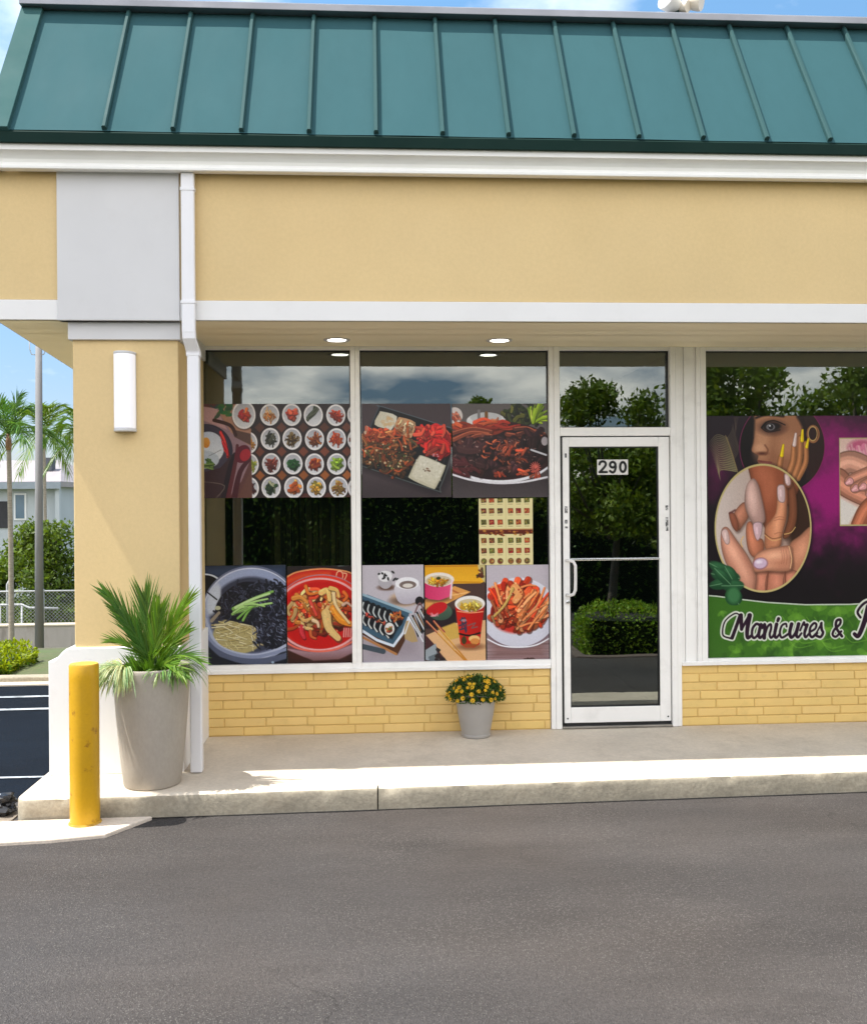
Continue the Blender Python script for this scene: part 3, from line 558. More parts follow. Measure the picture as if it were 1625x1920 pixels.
def art_kimchi():
    c = Canvas(911, 1060, 1029, 1240, (192, 184, 192), 17); c.org(660, 1040, 4.0625); r = c.r
    c.poly([(1020, 560), (1510, 560), (1510, 830), (1020, 830)], (146, 112, 112), soft=40, col2=(122, 90, 88))
    for k in range(40): y = r.uniform(660, 800); c.line([(1020, y), (1510, y+r.uniform(-10, 10))], 4, (100, 72, 70) if k % 2 else (170, 136, 134), a=.4)
    c.ell(1265, 460, 300, 262, (120, 100, 110), soft=6); c.ell(1265, 440, 300, 262, (226, 226, 234), col2=(206, 206, 220)); c.ell(1265, 400, 262, 215, (212, 212, 224), soft=8); c.ell(1270, 420, 230, 180, (226, 220, 228), soft=6)
    c.line([(1025, 640), (1130, 690), (1270, 705), (1400, 690), (1505, 640)], 10, (238, 238, 244), smooth=5)
    c.ell(1260, 490, 190, 110, (196, 50, 40), soft=6)
    K = [(206, 62, 30), (222, 84, 44), (176, 40, 24), (232, 120, 70), (214, 70, 36), (240, 160, 110)]
    c.pile(1250, 330, 165, 100, 90, 110, 44, K, ang=60, spread=90, wig=1.2); c.pile(1280, 440, 185, 100, 90, 130, 36, K, ang=-40, spread=50, wig=1.0); c.pile(1120, 370, 70, 80, 30, 150, 28, K, ang=80, spread=30)
    c.pile(1380, 420, 90, 90, 30, 230, 20, [(232, 130, 70), (206, 70, 40), (240, 166, 110)], ang=-55, spread=12, wig=.2)
    c.strand([(1240, 260), (1270, 300), (1240, 350)], 74, (236, 160, 96)); c.strand([(1220, 260), (1160, 380), (1060, 480)], 22, (206, 170, 90)); c.strand([(1060, 470), (1080, 520)], 18, (150, 120, 80))
    for (a, b) in (((1280, 548), (1420, 520)), ((1300, 500), (1480, 380)), ((1340, 570), (1490, 400)), ((1350, 300), (1260, 400)), ((1290, 250), (1400, 240))): c.strand([a, ((a[0]+b[0])/2, (a[1]+b[1])/2-10), b], 16, (236, 140, 84))
    c.dots(1250, 400, 200, 140, 70, 7, [(246, 200, 150), (150, 24, 18), (240, 120, 70)], a=.7)
    for k in range(12): c.ell(1290+r.uniform(0, 100), 798+r.uniform(-6, 8), 12, 8, (70, 44, 40))
    c.noise(.015, 1.6, 18); return c

def art_menu():
    c = Canvas(897, 935, 999, 1058, (228, 216, 160), 19); r = c.r
    c.poly([(897, 993), (999, 993), (999, 1001), (897, 1001)], (96, 34, 22)); c.line([(897, 992), (999, 992)], 1.4, (190, 110, 60))
    for k in range(30): c.ell(r.uniform(897, 999), r.uniform(994, 1004), 3, 1.6, r.choice([(150, 80, 40), (90, 40, 24), (196, 140, 60)]))
    for j, y in enumerate((938, 958, 979, 1013, 1032, 1051)):
        for i, x in enumerate((906, 921, 937, 957, 972, 988)):
            q = r.choice([(150, 84, 44), (120, 56, 38), (196, 84, 48), (110, 110, 50), (170, 44, 40), (90, 60, 40)])
            if j == 5: c.ell(x, y, 5.6, 5.6, (120, 90, 60))
            else: c.poly([(x-5, y-5), (x+5, y-5), (x+5.5, y+4), (x-4.5, y+5)], np.array(q)*.7)
            c.ell(x, y, 4.3, 4, q); c.dots(x, y, 3, 3, 6, 1.3, [(206, 150, 90), (60, 40, 30), (150, 160, 70)], a=.8)
            c.line([(x-4, y+7.5), (x+4, y+7.5)], 1.1, (150, 130, 90), a=.8)
    c.line([(948, 936), (948, 992)], .8, (206, 190, 130)); c.line([(948, 1002), (948, 1058)], .8, (206, 190, 130))
    return c

SCRIPT = {  # brush lettering: glyph -> strokes as (points, start width, end width) on an x-height of 1, plus advance
 'M': ([([(.15, .95), (-.35, .7), (-.3, -.2), (.35, -.75), (.75, -.6)], .1, .08), ([(.15, .95), (.35, .8), (.75, -.6)], .1, .22), ([(.75, -.6), (.35, .95)], .2, .2), ([(.8, -.62), (.95, .35)], .24, .2), ([(.95, .35), (1.4, -.62)], .16, .16), ([(1.42, -.6), (1.36, .4), (1.45, .95), (1.7, .8)], .28, .16)], 1.62),
 'a': ([([(.62, .1), (.35, 0), (.12, .3), (.12, .75), (.3, .98), (.55, .7), (.68, .1)], .16, .14), ([(.68, .06), (.6, .7), (.72, .98), (.95, .7)], .22, .12)], .86),
 'n': ([([(-.05, .3), (.1, .05), (.16, .98)], .12, .22), ([(.16, .9), (.3, .25), (.5, .04), (.58, .3), (.52, .75), (.66, .98), (.88, .7)], .14, .14)], .8),
 'i': ([([(.14, .05), (.08, .75), (.22, .98), (.44, .7)], .22, .12), ([(.24, -.34), (.2, -.2)], .2, .18)], .38),
 'c': ([([(.5, .22), (.42, .02), (.15, .15), (.06, .62), (.25, .98), (.7, .72)], .12, .14)], .72),
 'u': ([([(.12, .05), (.05, .65), (.2, .98), (.45, .7), (.6, .05)], .22, .14), ([(.62, .05), (.54, .75), (.68, .98), (.9, .7)], .22, .12)], .82),
 'r': ([([(-.04, .5), (.16, -.05), (.24, .12), (.42, .1)], .12, .16), ([(.42, .12), (.3, .7), (.42, .98), (.64, .7)], .2, .12)], .58),
 'e': ([([(.1, .62), (.45, .4), (.5, .1), (.32, .02), (.1, .3), (.1, .75), (.3, .98), (.62, .7)], .13, .16)], .55),
 's': ([([(.02, .7), (.3, .1), (.32, .0)], .1, .14), ([(.3, .05), (.38, .45), (.5, .7), (.35, .98), (.08, .9)], .16, .16)], .6),
 '&': ([([(.9, .95), (.35, .25), (.3, -.3), (.6, -.4), (.62, -.05), (.2, .4), (.1, .8), (.4, .98), (.8, .55)], .2, .16)], 1.0),
 'P': ([([(.5, -.7), (.35, .2), (.1, .95), (-.15, .85)], .26, .18), ([(.1, -.1), (-.1, -.45), (.3, -.95), (.95, -1.0), (1.25, -.6), (1.0, -.1), (.45, .1)], .12, .14)], 1.2),
 'd': ([([(.62, .1), (.35, 0), (.12, .3), (.12, .75), (.3, .98), (.55, .7), (.68, .1)], .16, .14), ([(.78, -.8), (.6, .7), (.72, .98), (.95, .7)], .22, .12)], .86)}
def lettering(c, txt, x, y, k, slant=.12, gap=.5):
    runs = []; cx = x
    for ch in txt:
        if ch == ' ': cx += gap*k; continue
        st, adv = SCRIPT[ch]
        for pts, w, w2 in st:
            if len(pts) > 2: pts = spline(pts, 7, False)
            runs.append(([(cx+(px_-py_*slant)*k, y+(py_-1)*k) for px_, py_ in pts], w*k, w2*k))
        cx += adv*k
    for P, w, w2 in runs: c.line(P, w+.24*k, (214, 220, 206), w2=w2+.24*k)
    for P, w, w2 in runs: c.line(P, w*1.22, (42, 22, 40), w2=w2*1.22)

def finger(c, pts, w, w2, col, nail=None, nl=None):
    """a finger in the printed photograph: rounded limb with soft dark sides and a lit middle"""
    k = np.array(col, float)
    c.line(pts, w*1.14, k*.6, w2=w2*1.14, smooth=6, soft=1.6)
    c.line(pts, w, k*.78, w2=w2, smooth=6, soft=1.4)
    q = [(x-w*.08, y) for x, y in pts]
    c.line(q, w*.6, k, w2=w2*.6, smooth=6, soft=3.2)
    c.line(q, w*.22, np.clip(k*1.12+14, 0, 255), w2=w2*.22, smooth=6, soft=3, a=.7)
    if nail is not None:
        (x0, y0), (x1, y1) = nl
        c.line([(x0, y0), (x1, y1)], w2*.84, np.array(nail)*.6, w2=w2*.5, soft=1)
        c.line([(x0, y0), (x1, y1)], w2*.7, nail, w2=w2*.38, soft=1)
        c.line([(x0-3, y0), (x1-2, y1)], w2*.2, np.clip(np.array(nail)*1.15+20, 0, 255), w2=w2*.1, soft=1, a=.8)

def art_nails():
    c = Canvas(1324, 780, 1700, 1230, (46, 26, 42), 21); c.org(1300, 640, 3.0954); r = c.r
    # magenta smoke on black
    Y, X = np.mgrid[0:c.H, 0:c.W].astype(float); X = X/c.S+c.x0; Y = Y/c.S+c.y0
    rg = np.random.default_rng(4)
    def fb(sc, sd):
        d = Canvas.__new__(Canvas); d.H, d.W = c.H, c.W; d.A = np.ones((c.H, c.W, 3)); d.noise(.5, sc, sd); return d.A[..., 0]-1
    f = fb(60, 1)*.5+fb(26, 2)*.3+fb(11, 3)*.18+fb(5, 5)*.09
    m = np.clip(1.15-np.hypot((X-1565)/155, (Y-900)/165)+f*.4, 0, 1)
    m = m*m*(3-2*m)
    base = np.array((40, 30, 40.))+((Y-780)/450)[..., None]*np.array((-20, -14, -20.))
    c.A = base*(1-m[..., None])+np.array((150, 28, 112.))*m[..., None]
    m2 = np.clip(.62-np.hypot((X-1345)/60, (Y-880)/110)+f*.3, 0, 1); c.A = c.A*(1-m2[..., None])+np.array((110, 28, 80.))*m2[..., None]
    # palm sprig
    for k in range(20):
        t = k/19; x = 190+58*t; y = 560+190*t
        c.line([(x, y), (x-60-40*t, y-20+10*t), (x-110+10*t, y+30+20*t)], 8, (150, 146, 100), w2=1.5, smooth=4, a=.5+.35*t)
        if k < 13: c.line([(x, y), (x+26, y-40), (x+34-10*t, y-84)], 6, (120, 108, 84), w2=1.5, smooth=4, a=.45)
    c.line([(180, 545), (215, 640), (250, 760)], 4, (140, 120, 80), smooth=4)
    for k in range(7): c.line([(230+k*4, 440), (238, 500+k*6)], 2, (120, 100, 80), a=.4)
    # oval portrait: lower part of a face with a hand held to the cheek
    c.clip = c.ell(512, 610, 250, 262, 0, ang=8, mask=True)
    c.poly([(240, 400), (800, 400), (800, 900), (240, 900)], (34, 26, 30))
    face = [(352, 425), (345, 560), (330, 625), (352, 648), (372, 660), (366, 690), (378, 716), (400, 760), (470, 790), (560, 770), (620, 700), (650, 560), (625, 425)]
    c.poly(face, (172, 118, 86), smooth=4, soft=2, col2=(146, 96, 70), gd=(0, 1))
    c.ell(395, 560, 46, 110, (206, 152, 116), soft=18, a=.8, ang=6); c.ell(540, 600, 60, 60, (196, 140, 106), soft=22, a=.7); c.ell(380, 618, 30, 24, (214, 160, 124), soft=8, a=.9)
    c.ell(392, 648, 30, 9, (92, 50, 40), soft=4); c.line([(410, 600), (428, 630), (412, 655)], 7, (116, 70, 52), smooth=4, soft=3)
    c.line([(372, 690), (410, 696), (446, 700)], 9, (120, 56, 54), smooth=3, soft=2); c.ell(410, 710, 34, 13, (186, 104, 96), soft=4)
    c.ell(452, 500, 74, 40, (84, 54, 46), soft=12); c.ell(450, 495, 52, 24, (30, 22, 24), soft=3, ang=-4); c.ell(444, 497, 26, 19, (120, 116, 122), soft=2); c.ell(446, 496, 15, 15, (40, 36, 40)); c.ell(440, 490, 5, 5, (230, 230, 236))
    c.line([(392, 500), (420, 470), (470, 462), (530, 486)], 11, (16, 12, 14), w2=5, smooth=5, soft=1.5); c.line([(392, 505), (430, 526), (500, 514)], 5, (26, 18, 20), smooth=4, soft=1.5)
    c.line([(360, 444), (420, 428), (520, 436)], 13, (42, 28, 26), smooth=4, soft=3)
    c.poly([(268, 420), (345, 420), (345, 560), (325, 640), (310, 720), (250, 720)], (26, 20, 24), smooth=3, soft=6)
    c.poly([(600, 425), (760, 425), (780, 700), (700, 820), (640, 640), (630, 500)], (40, 26, 28), smooth=3, soft=6)
    for k in range(16): c.line([(640+k*7, 430), (668+k*7, 560), (650+k*5, 800)], 2.4, (78, 52, 48), smooth=4, a=.6)
    c.ring(694, 538, 34, 46, 9, (150, 100, 66)); c.ring(692, 536, 26, 40, 4, (206, 170, 110))
    for (p, w, w2, nl) in (([(600, 790), (648, 700), (650, 590)], 34, 24, ((655, 612), (666, 566))), ([(570, 800), (612, 690), (618, 560)], 38, 28, ((628, 575), (632, 516))), ([(530, 800), (572, 700), (580, 610)], 38, 28, ((582, 600), (592, 536))), ([(470, 800), (490, 740), (504, 670)], 40, 28, ((508, 660), (518, 600)))):
        finger(c, p, w, w2, (186, 122, 78), (234, 196, 20) if nl[0][0] != 582 else (226, 196, 190), nl)
    c.clip = None
    c.ring(512, 610, 250, 262, 4, (150, 40, 100), ang=8, a=.8)
    # oval with two manicured hands
    c.ell(396, 1076, 292, 372, (16, 10, 16), soft=8, a=.7)
    c.clip = c.ell(396, 1074, 280, 362, 0, mask=True)
    base = c.clip
    def skin(pts, col, dk=None, hl=(), sm=5):
        """one piece of skin: soft shadow below it, body colour, darker rim, lit spots"""
        k = np.array(col, float); dk = k*.5 if dk is None else dk
        c.clip = base; c.poly([(x+5, y+9) for x, y in pts], k*.25, smooth=sm, soft=7, a=.55)
        c.poly(pts, k, smooth=sm, soft=1.3, col2=k*.84, gd=(.5, .5))
        c.clip = c.poly(pts, 0, smooth=sm, mask=True)*base
        P = spline(pts, sm, True); P.append(P[0])
        c.line(P, 24, dk, soft=9, a=.50); c.line(P, 7, dk*.8, soft=3, a=.45)
        for (x, y, rx, ry, an, al) in hl: c.ell(x, y, rx, ry, np.clip(k*1.16+22, 0, 255), ang=an, soft=12, a=al)
        c.clip = base
    def nail(pts, col=(226, 192, 190)):
        k = np.array(col, float); c.poly(pts, k*.6, smooth=4, soft=2); x = sum(p[0] for p in pts)/len(pts); y = sum(p[1] for p in pts)/len(pts)
        q = [(x+(p[0]-x)*.86, y+(p[1]-y)*.92) for p in pts]; c.poly(q, k, smooth=4, soft=1.5, col2=k*.86, gd=(1, 0)); c.line([(x-5, y-18), (x-3, y+14)], 9, np.clip(k*1.2, 0, 255), soft=3, a=.6)
    c.poly([(100, 700), (700, 700), (700, 1450), (100, 1450)], (212, 198, 190), col2=(150, 118, 104), gd=(1, 0), soft=1)
    c.poly([(560, 740), (700, 760), (700, 1180), (560, 1190), (540, 960)], (58, 38, 30), smooth=4, soft=14)
    skin([(330, 690), (560, 690), (610, 830), (560, 930), (520, 960), (450, 1110), (400, 1060), (355, 900), (325, 790)], (160, 88, 60), hl=((430, 830, 40, 110, 0, .45), (380, 760, 30, 50, 0, .4)))
    skin([(545, 820), (580, 830), (596, 960), (585, 1060), (540, 1130), (510, 1120), (545, 1000)], (150, 90, 62))
    skin([(520, 760), (556, 766), (566, 820), (548, 846), (520, 830)], (186, 118, 92)); nail([(524, 768), (548, 770), (560, 818), (545, 834), (528, 815)])
    skin([(288, 925), (232, 975), (222, 1030), (250, 1085), (276, 1060), (312, 1000)], (196, 128, 100), hl=((252, 1000, 14, 34, 30, .5),))
    skin([(196, 985), (214, 1060), (244, 1092), (250, 1040), (228, 990)], (176, 104, 78)); c.line([(200, 988), (232, 970)], 10, (96, 56, 56), soft=3)
    skin([(300, 1050), (332, 1040), (352, 1120), (392, 1140), (398, 1196), (350, 1242), (312, 1210), (296, 1130)], (200, 122, 90), hl=((330, 1130, 18, 60, -10, .6),))
    skin([(478, 880), (470, 990), (412, 1060), (404, 1120), (412, 1196), (492, 1180), (508, 1110), (534, 1010), (536, 890), (524, 828), (484, 832)], (214, 138, 100), hl=((478, 1050, 22, 90, 8, .7), (505, 930, 12, 50, 5, .6)))
    nail([(480, 842), (502, 826), (524, 838), (526, 915), (508, 930), (484, 912)])
    for yy in (1010, 1024, 1100): c.line([(462, yy+8), (490, yy), (520, yy+4)], 4, (150, 84, 60), smooth=3, soft=2, a=.6)
    c.line([(404, 1102), (450, 1134), (505, 1124)], 4, (120, 76, 44), smooth=4); c.line([(404, 1114), (450, 1146), (500, 1136)], 3, (224, 184, 116), smooth=4)
    skin([(338, 790), (302, 828), (288, 920), (308, 1000), (344, 1054), (394, 1048), (408, 1008), (388, 900), (366, 820)], (208, 166, 154), hl=((330, 900, 20, 70, -8, .7),))
    nail([(338, 1046), (388, 1044), (386, 1108), (362, 1146), (342, 1104)], (224, 186, 192))
    skin([(690, 1070), (610, 1120), (548, 1176), (560, 1300), (520, 1400), (600, 1400), (700, 1260)], (206, 138, 106), hl=((620, 1200, 30, 60, 20, .5),))
    for x0, x1 in ((340, 424), (420, 524), (520, 590)): skin([(x0, 1330), (x1, 1322), (x1+4, 1400), (x1, 1470), (x0-4, 1470)], (202, 128, 102), hl=(((x0+x1)/2, 1380, 20, 40, 0, .5),))
    skin([(148, 1100), (164, 1068), (192, 1072), (240, 1140), (304, 1230), (352, 1330), (350, 1400), (332, 1460), (262, 1400), (186, 1290), (152, 1190)], (214, 146, 120), hl=((220, 1210, 26, 90, -28, .75), (285, 1330, 26, 60, -24, .5)))
    nail([(150, 1098), (168, 1076), (188, 1086), (200, 1138), (192, 1164), (172, 1156)], (228, 194, 188))
    skin([(334, 1272), (350, 1226), (402, 1196), (480, 1182), (552, 1176), (564, 1212), (562, 1308), (500, 1326), (420, 1320), (352, 1326), (334, 1302)], (222, 150, 118), hl=((460, 1230, 70, 24, -8, .7), (410, 1290, 40, 16, 0, .4)))
    c.ell(378, 1276, 44, 34, (150, 104, 120), soft=3, ang=-8); c.ell(378, 1275, 38, 28, (208, 180, 202), soft=2, ang=-8); c.ell(368, 1266, 18, 10, (240, 226, 236), soft=4)
    for xx in (500, 512, 528): c.line([(xx, 1200), (xx+7, 1240), (xx+2, 1280)], 3, (160, 96, 74), smooth=3, soft=2, a=.6)
    c.line([(546, 1180), (562, 1250), (552, 1305)], 4, (238, 196, 146), smooth=3); c.line([(424, 1322), (412, 1440)], 6, (110, 60, 46), soft=2); c.line([(524, 1326), (526, 1440)], 5, (110, 60, 46), soft=2)
    c.line([(274, 1180), (264, 1150), (280, 1120)], 5, (226, 180, 100), smooth=3); c.line([(520, 1110), (560, 1100), (585, 1070)], 4, (226, 190, 120), smooth=3)
    c.clip = None
    c.ring(396, 1074, 280, 362, 9, (196, 180, 120))
    # square inset photo of hands
    c.poly([(848, 560), (1240, 560), (1240, 1066), (848, 1066)], (186, 176, 120)); c.clip = c.poly([(852, 566), (1240, 566), (1240, 1058), (852, 1058)], 0, mask=True)
    c.poly([(848, 560), (1240, 560), (1240, 1066), (848, 1066)], (228, 196, 184), col2=(206, 160, 140)); c.ell(980, 620, 80, 50, (196, 96, 130), soft=8)
    for k in range(5): a = k*1.256; c.ell(985+26*math.cos(a), 632+22*math.sin(a), 20, 15, (222, 130, 160), ang=math.degrees(a))
    for k in range(14): c.line([(852+k*14, 600+r.uniform(0, 40)), (866+k*14, 680+r.uniform(0, 40))], 9, (236, 210, 200), a=.6, soft=3)
    finger(c, [(840, 730), (930, 700), (1100, 780)], 120, 110, (222, 160, 136)); finger(c, [(840, 800), (920, 860), (1060, 930)], 120, 90, (206, 136, 110))
    for (x, y) in ((905, 810), (940, 850), (985, 840), (1030, 880)): finger(c, [(x+120, y-50), (x+40, y-20), (x, y)], 66, 52, (214, 146, 120), (226, 160, 160), ((x+6, y), (x-12, y+10)))
    c.poly([(848, 900), (960, 960), (900, 1062), (848, 1062)], (222, 214, 206), soft=6); finger(c, [(1100, 900), (1010, 970), (960, 1060)], 90, 80, (196, 116, 84)); finger(c, [(1240, 850), (1120, 980), (1080, 1070)], 130, 100, (210, 140, 110))
    c.clip = None
    # green base with ivy pattern, white rim
    gp = [(50, 1456), (120, 1462), (260, 1482), (420, 1502), (640, 1518), (900, 1520), (1240, 1506), (1240, 1840), (50, 1840)]
    c.line(gp[:7], 14, (196, 206, 190), smooth=0)
    c.poly(gp, (58, 104, 34), col2=(78, 128, 40), gd=(1, 0))
    c.clip = c.poly(gp, 0, mask=True)
    for k in range(120):
        x = r.uniform(380, 1240) if k < 100 else r.uniform(60, 500); y = r.uniform(1540, 1840); q = r.uniform(12, 44)
        col = r.choice([(92, 146, 44), (48, 88, 32), (110, 164, 56), (66, 116, 38)]); t = r.uniform(0, 6.28)
        for j in range(3): c.ell(x+q*.7*math.cos(t+j*1.1), y+q*.6*math.sin(t+j*1.1), q, q*.5, col, ang=math.degrees(t+j*1.1), a=.5, soft=1.5)
    for k in range(10):
        x = r.uniform(500, 1000); y = r.uniform(1560, 1760); c.line([(x, y), (x+60, y+70), (x+150, y+60)], 6, (120, 176, 62), smooth=4, a=.5)
    c.clip = None
    # leaves over the oval
    for (x, y, L, a, w) in ((80, 1270, 150, 28, 34), (90, 1330, 170, 10, 40), (80, 1400, 130, -10, 32), (170, 1290, 120, 60, 40), (150, 1400, 130, 0, 36), (200, 1420, 100, 60, 44), (110, 1300, 130, 45, 30)):
        t = math.radians(a); c.ell(x+L/2*math.cos(t), y+L/2*math.sin(t), L/2, w, (28, 66, 42), ang=a, soft=1.5); c.ell(x+L/2*math.cos(t), y+L/2*math.sin(t)-4, L/2.3, w*.7, (52, 104, 66), ang=a, soft=5, col2=(30, 74, 44)); c.line([(x, y), (x+L*math.cos(t), y+L*math.sin(t))], 5, (116, 156, 116), a=.7)
    c.ell(215, 1460, 46, 52, (34, 80, 46)); c.ell(220, 1455, 36, 44, (62, 116, 72), soft=5)
    lettering(c, 'Manicures', 190, 1702, 82, gap=.5)
    lettering(c, '&', 800, 1702, 70); lettering(c, 'Pedi', 955, 1702, 100)
    c.noise(.02, 1.6, 22); return c

def art_number():
    c = Canvas(1118, 862, 1176, 890, (226, 224, 220), 23); K = (26, 26, 28)
    # 2
    c.line([(1122.5, 870.5), (1124, 867), (1128.5, 865.2), (1133, 867), (1134, 871.5), (1131, 876.5), (1124, 884)], 4.3, K, smooth=5); c.line([(1122.5, 885), (1136, 885)], 4.2, K)
    # 9
    c.ring(1147, 871.5, 5, 5, 4.4, K); c.line([(1152, 870.5), (1152.4, 877), (1150, 884), (1146, 885.6), (1142, 883)], 4.3, K, smooth=5)
    # 0
    c.ell(1166, 875.8, 7.4, 11.2, K); c.ell(1166, 875.8, 2.9, 6.6, (226, 224, 220))
    return c
ARTS = dict(banchan=art_banchan, bento=art_bento, beef=art_beef, noodles=art_noodles, stew=art_stew, rolls=art_rolls, cups=art_cups, kimchi=art_kimchi, menu=art_menu, nails=art_nails, number=art_number)

# ---------------------------------------------------------------- the setting
def smooth(t): t = max(0., min(1., t)); return t*t*(3-2*t)
def HGT(x, y):
    h = 0.0
    if y < -3.7: h = -.30*smooth((-3.7-y)/1.5)-.12*smooth((-5-y)/6)
    if y > 2.95 and x < 12: h = .045*smooth((y-2.95)/.05)-1.25*smooth((y-4.2)/9.0)-1.4*smooth((y-13.4)/10)
    return h
def sheet(name, xs, ys, mat, dz, ripple=0, hole=None):
    mb = MB(); nx, ny = len(xs), len(ys)
    for y in ys:
        for x in xs: mb.v.append((x, y, HGT(x, y)+dz+(ripple*(noise.noise(Vector((x*.5, y*.5, 3)))) if ripple else 0)))
    for j in range(ny-1):
        for i in range(nx-1): mb.f.append((j*nx+i, j*nx+i+1, (j+1)*nx+i+1, (j+1)*nx+i)); mb.c.append(None); mb.m.append(0)
    o = mb.build(name, mat, smooth=True, fix=False); return structure(o)
def frange(a, b, s):
    n = max(1, int(round((b-a)/s))); return [a+(b-a)*i/n for i in range(n+1)]
GRND = M('sandy_grass_ground', (.10, .095, .05), .9, .3, .8, .5, 20, dirt=(.07, .11, .03), dscale=1.3, damt=.9, dpos=(.4, .6), fine=.2, fscale=30)
ASPH = bpy.data.materials.new('worn_asphalt'); ASPH.use_nodes = True
def asphalt(m, base, light, blueish=0, contrast=1.0):
    t = m.node_tree; N = t.nodes.new; L = t.links.new; b = t.nodes['Principled BSDF']; b.inputs['Roughness'].default_value = .82; b.inputs['Specular IOR Level'].default_value = .3
    tc = N('ShaderNodeTexCoord')
    def nz(sc, det=4, rg=.6, st=(1, 1, 1), w=0):
        mp = N('ShaderNodeMapping'); mp.inputs['Scale'].default_value = st; mp.inputs['Location'].default_value = (w, w*2, 0); L(tc.outputs['Object'], mp.inputs[0])
        n = N('ShaderNodeTexNoise'); n.inputs['Scale'].default_value = sc; n.inputs['Detail'].default_value = det; n.inputs['Roughness'].default_value = rg; L(mp.outputs[0], n.inputs['Vector']); return n.outputs['Fac']
    def rg_(s, f0, f1, t0, t1):
        r = N('ShaderNodeMapRange'); r.inputs['From Min'].default_value = f0; r.inputs['From Max'].default_value = f1; r.inputs['To Min'].default_value = t0; r.inputs['To Max'].default_value = t1; L(s, r.inputs['Value']); return r.outputs[0]
    def mul(c, v): x = N('ShaderNodeVectorMath'); x.operation = 'SCALE'; L(c, x.inputs[0]); L(v, x.inputs['Scale']); return x.outputs[0]
    rgb = N('ShaderNodeRGB'); rgb.outputs[0].default_value = (*base, 1); c = rgb.outputs[0]
    c = mul(c, rg_(nz(.7, 5, .6, (.35, 1.5, 1)), .35, .65, 1-.2*contrast, 1+.2*contrast))
    hx = N('ShaderNodeMix'); hx.data_type = 'RGBA'; L(rg_(nz(.35, 3, .5, (1, 1, 1), 41), .38, .62, 0, 1), hx.inputs['Factor']); hx.inputs[6].default_value = (.95, .99, 1.06, 1); hx.inputs[7].default_value = (1.06, 1.0, .96, 1)
    hm = N('ShaderNodeVectorMath'); hm.operation = 'MULTIPLY'; L(c, hm.inputs[0]); L(hx.outputs[2], hm.inputs[1]); c = hm.outputs[0]
    c = mul(c, rg_(nz(4, 6, .65, (.5, 1.2, 1), 5), .3, .7, 1-.10*contrast, 1+.10*contrast))
    vo = N('ShaderNodeTexVoronoi'); vo.inputs['Scale'].default_value = 135; L(tc.outputs['Object'], vo.inputs['Vector'])
    vs = N('ShaderNodeSeparateColor'); L(vo.outputs['Color'], vs.inputs[0])
    st = rg_(vs.outputs[0], .5, .9, 0, 1); dn = rg_(vo.outputs['Distance'], .25, .55, 1, 0)
    k = N('ShaderNodeMath'); k.operation = 'MULTIPLY'; L(st, k.inputs[0]); L(dn, k.inputs[1])
    k2 = N('ShaderNodeMath'); k2.operation = 'MULTIPLY'; L(k.outputs[0], k2.inputs[0]); L(rg_(nz(1.5, 3, .5, (1, 1, 1), 9), .35, .65, .35, .95), k2.inputs[1])
    mx = N('ShaderNodeMix'); mx.data_type = 'RGBA'; L(k2.outputs[0], mx.inputs['Factor']); L(c, mx.inputs[6]); mx.inputs[7].default_value = (*light, 1); c = mx.outputs[2]
    c = mul(c, rg_(nz(60, 4, .7), .35, .65, .80, 1.20))
    c = mul(c, rg_(nz(220, 2, .7), .35, .65, .8, 1.2))
    cn = N('ShaderNodeTexNoise'); cn.inputs['Scale'].default_value = 2.2; cn.inputs['Detail'].default_value = 6; L(tc.outputs['Object'], cn.inputs['Vector'])
    cv = N('ShaderNodeVectorMath'); cv.operation = 'MULTIPLY_ADD'; L(cn.outputs['Color'], cv.inputs[0]); cv.inputs[1].default_value = (.55, .55, 0); L(tc.outputs['Object'], cv.inputs[2])
    ck = N('ShaderNodeTexVoronoi'); ck.feature = 'DISTANCE_TO_EDGE'; ck.inputs['Scale'].default_value = .55; L(cv.outputs[0], ck.inputs['Vector'])
    cm = N('ShaderNodeMath'); cm.operation = 'MULTIPLY'; L(rg_(ck.outputs['Distance'], .0012, .004, 1, 0), cm.inputs[0]); L(rg_(nz(.8, 2, .5, (1, 1, 1), 21), .54, .62, 0, .45), cm.inputs[1])
    c = mul(c, rg_(cm.outputs[0], 0, 1, 1, .35))
    sp = rg_(nz(1.1, 4, .65, (.6, 1.8, 1), 33), .58, .74, 1, .78); c = mul(c, sp)
    L(c, b.inputs['Base Color'])
    bp = N('ShaderNodeBump'); bp.inputs['Strength'].default_value = .7; bp.inputs['Distance'].default_value = .004
    ad = N('ShaderNodeMath'); ad.operation = 'ADD'; L(nz(110, 4, .7), ad.inputs[0]); L(dn, ad.inputs[1]); L(ad.outputs[0], bp.inputs['Height']); L(bp.outputs[0], b.inputs['Normal'])
asphalt(ASPH, (.057, .051, .0475), (.145, .135, .122))
SEAL = bpy.data.materials.new('dark_sealed_asphalt'); SEAL.use_nodes = True
asphalt(SEAL, (.0022, .0055, .0115), (.012, .017, .024), contrast=1.6); SEAL.node_tree.nodes['Principled BSDF'].inputs['Specular IOR Level'].default_value = .12
far = [-900, -400, -150, -70, -40]
sheet('ground', far+frange(-30, 14, 1.0)+[14.5, 40, 150, 900], [-900, -300, -100, -40]+frange(-20, -1.0, .5)+[2.9, 2.95, 2.96, 2.97, 2.98, 2.99, 3.0]+frange(3.4, 26, .6)+[40, 100, 400, 1500], GRND, -.012)
sheet('asphalt_lot', frange(-14, 14, .5), frange(-26, -1.0, .3), ASPH, 0)
sheet('side_lot', frange(-14, -2.06, .5), frange(-.995, 2.80, .3), SEAL, -.004)
STRIPE = M('white_road_paint', (.42, .45, .48), .6, .1, 6, dirt=(.1, .11, .12), dscale=9, damt=.7, dpos=(.5, .62))
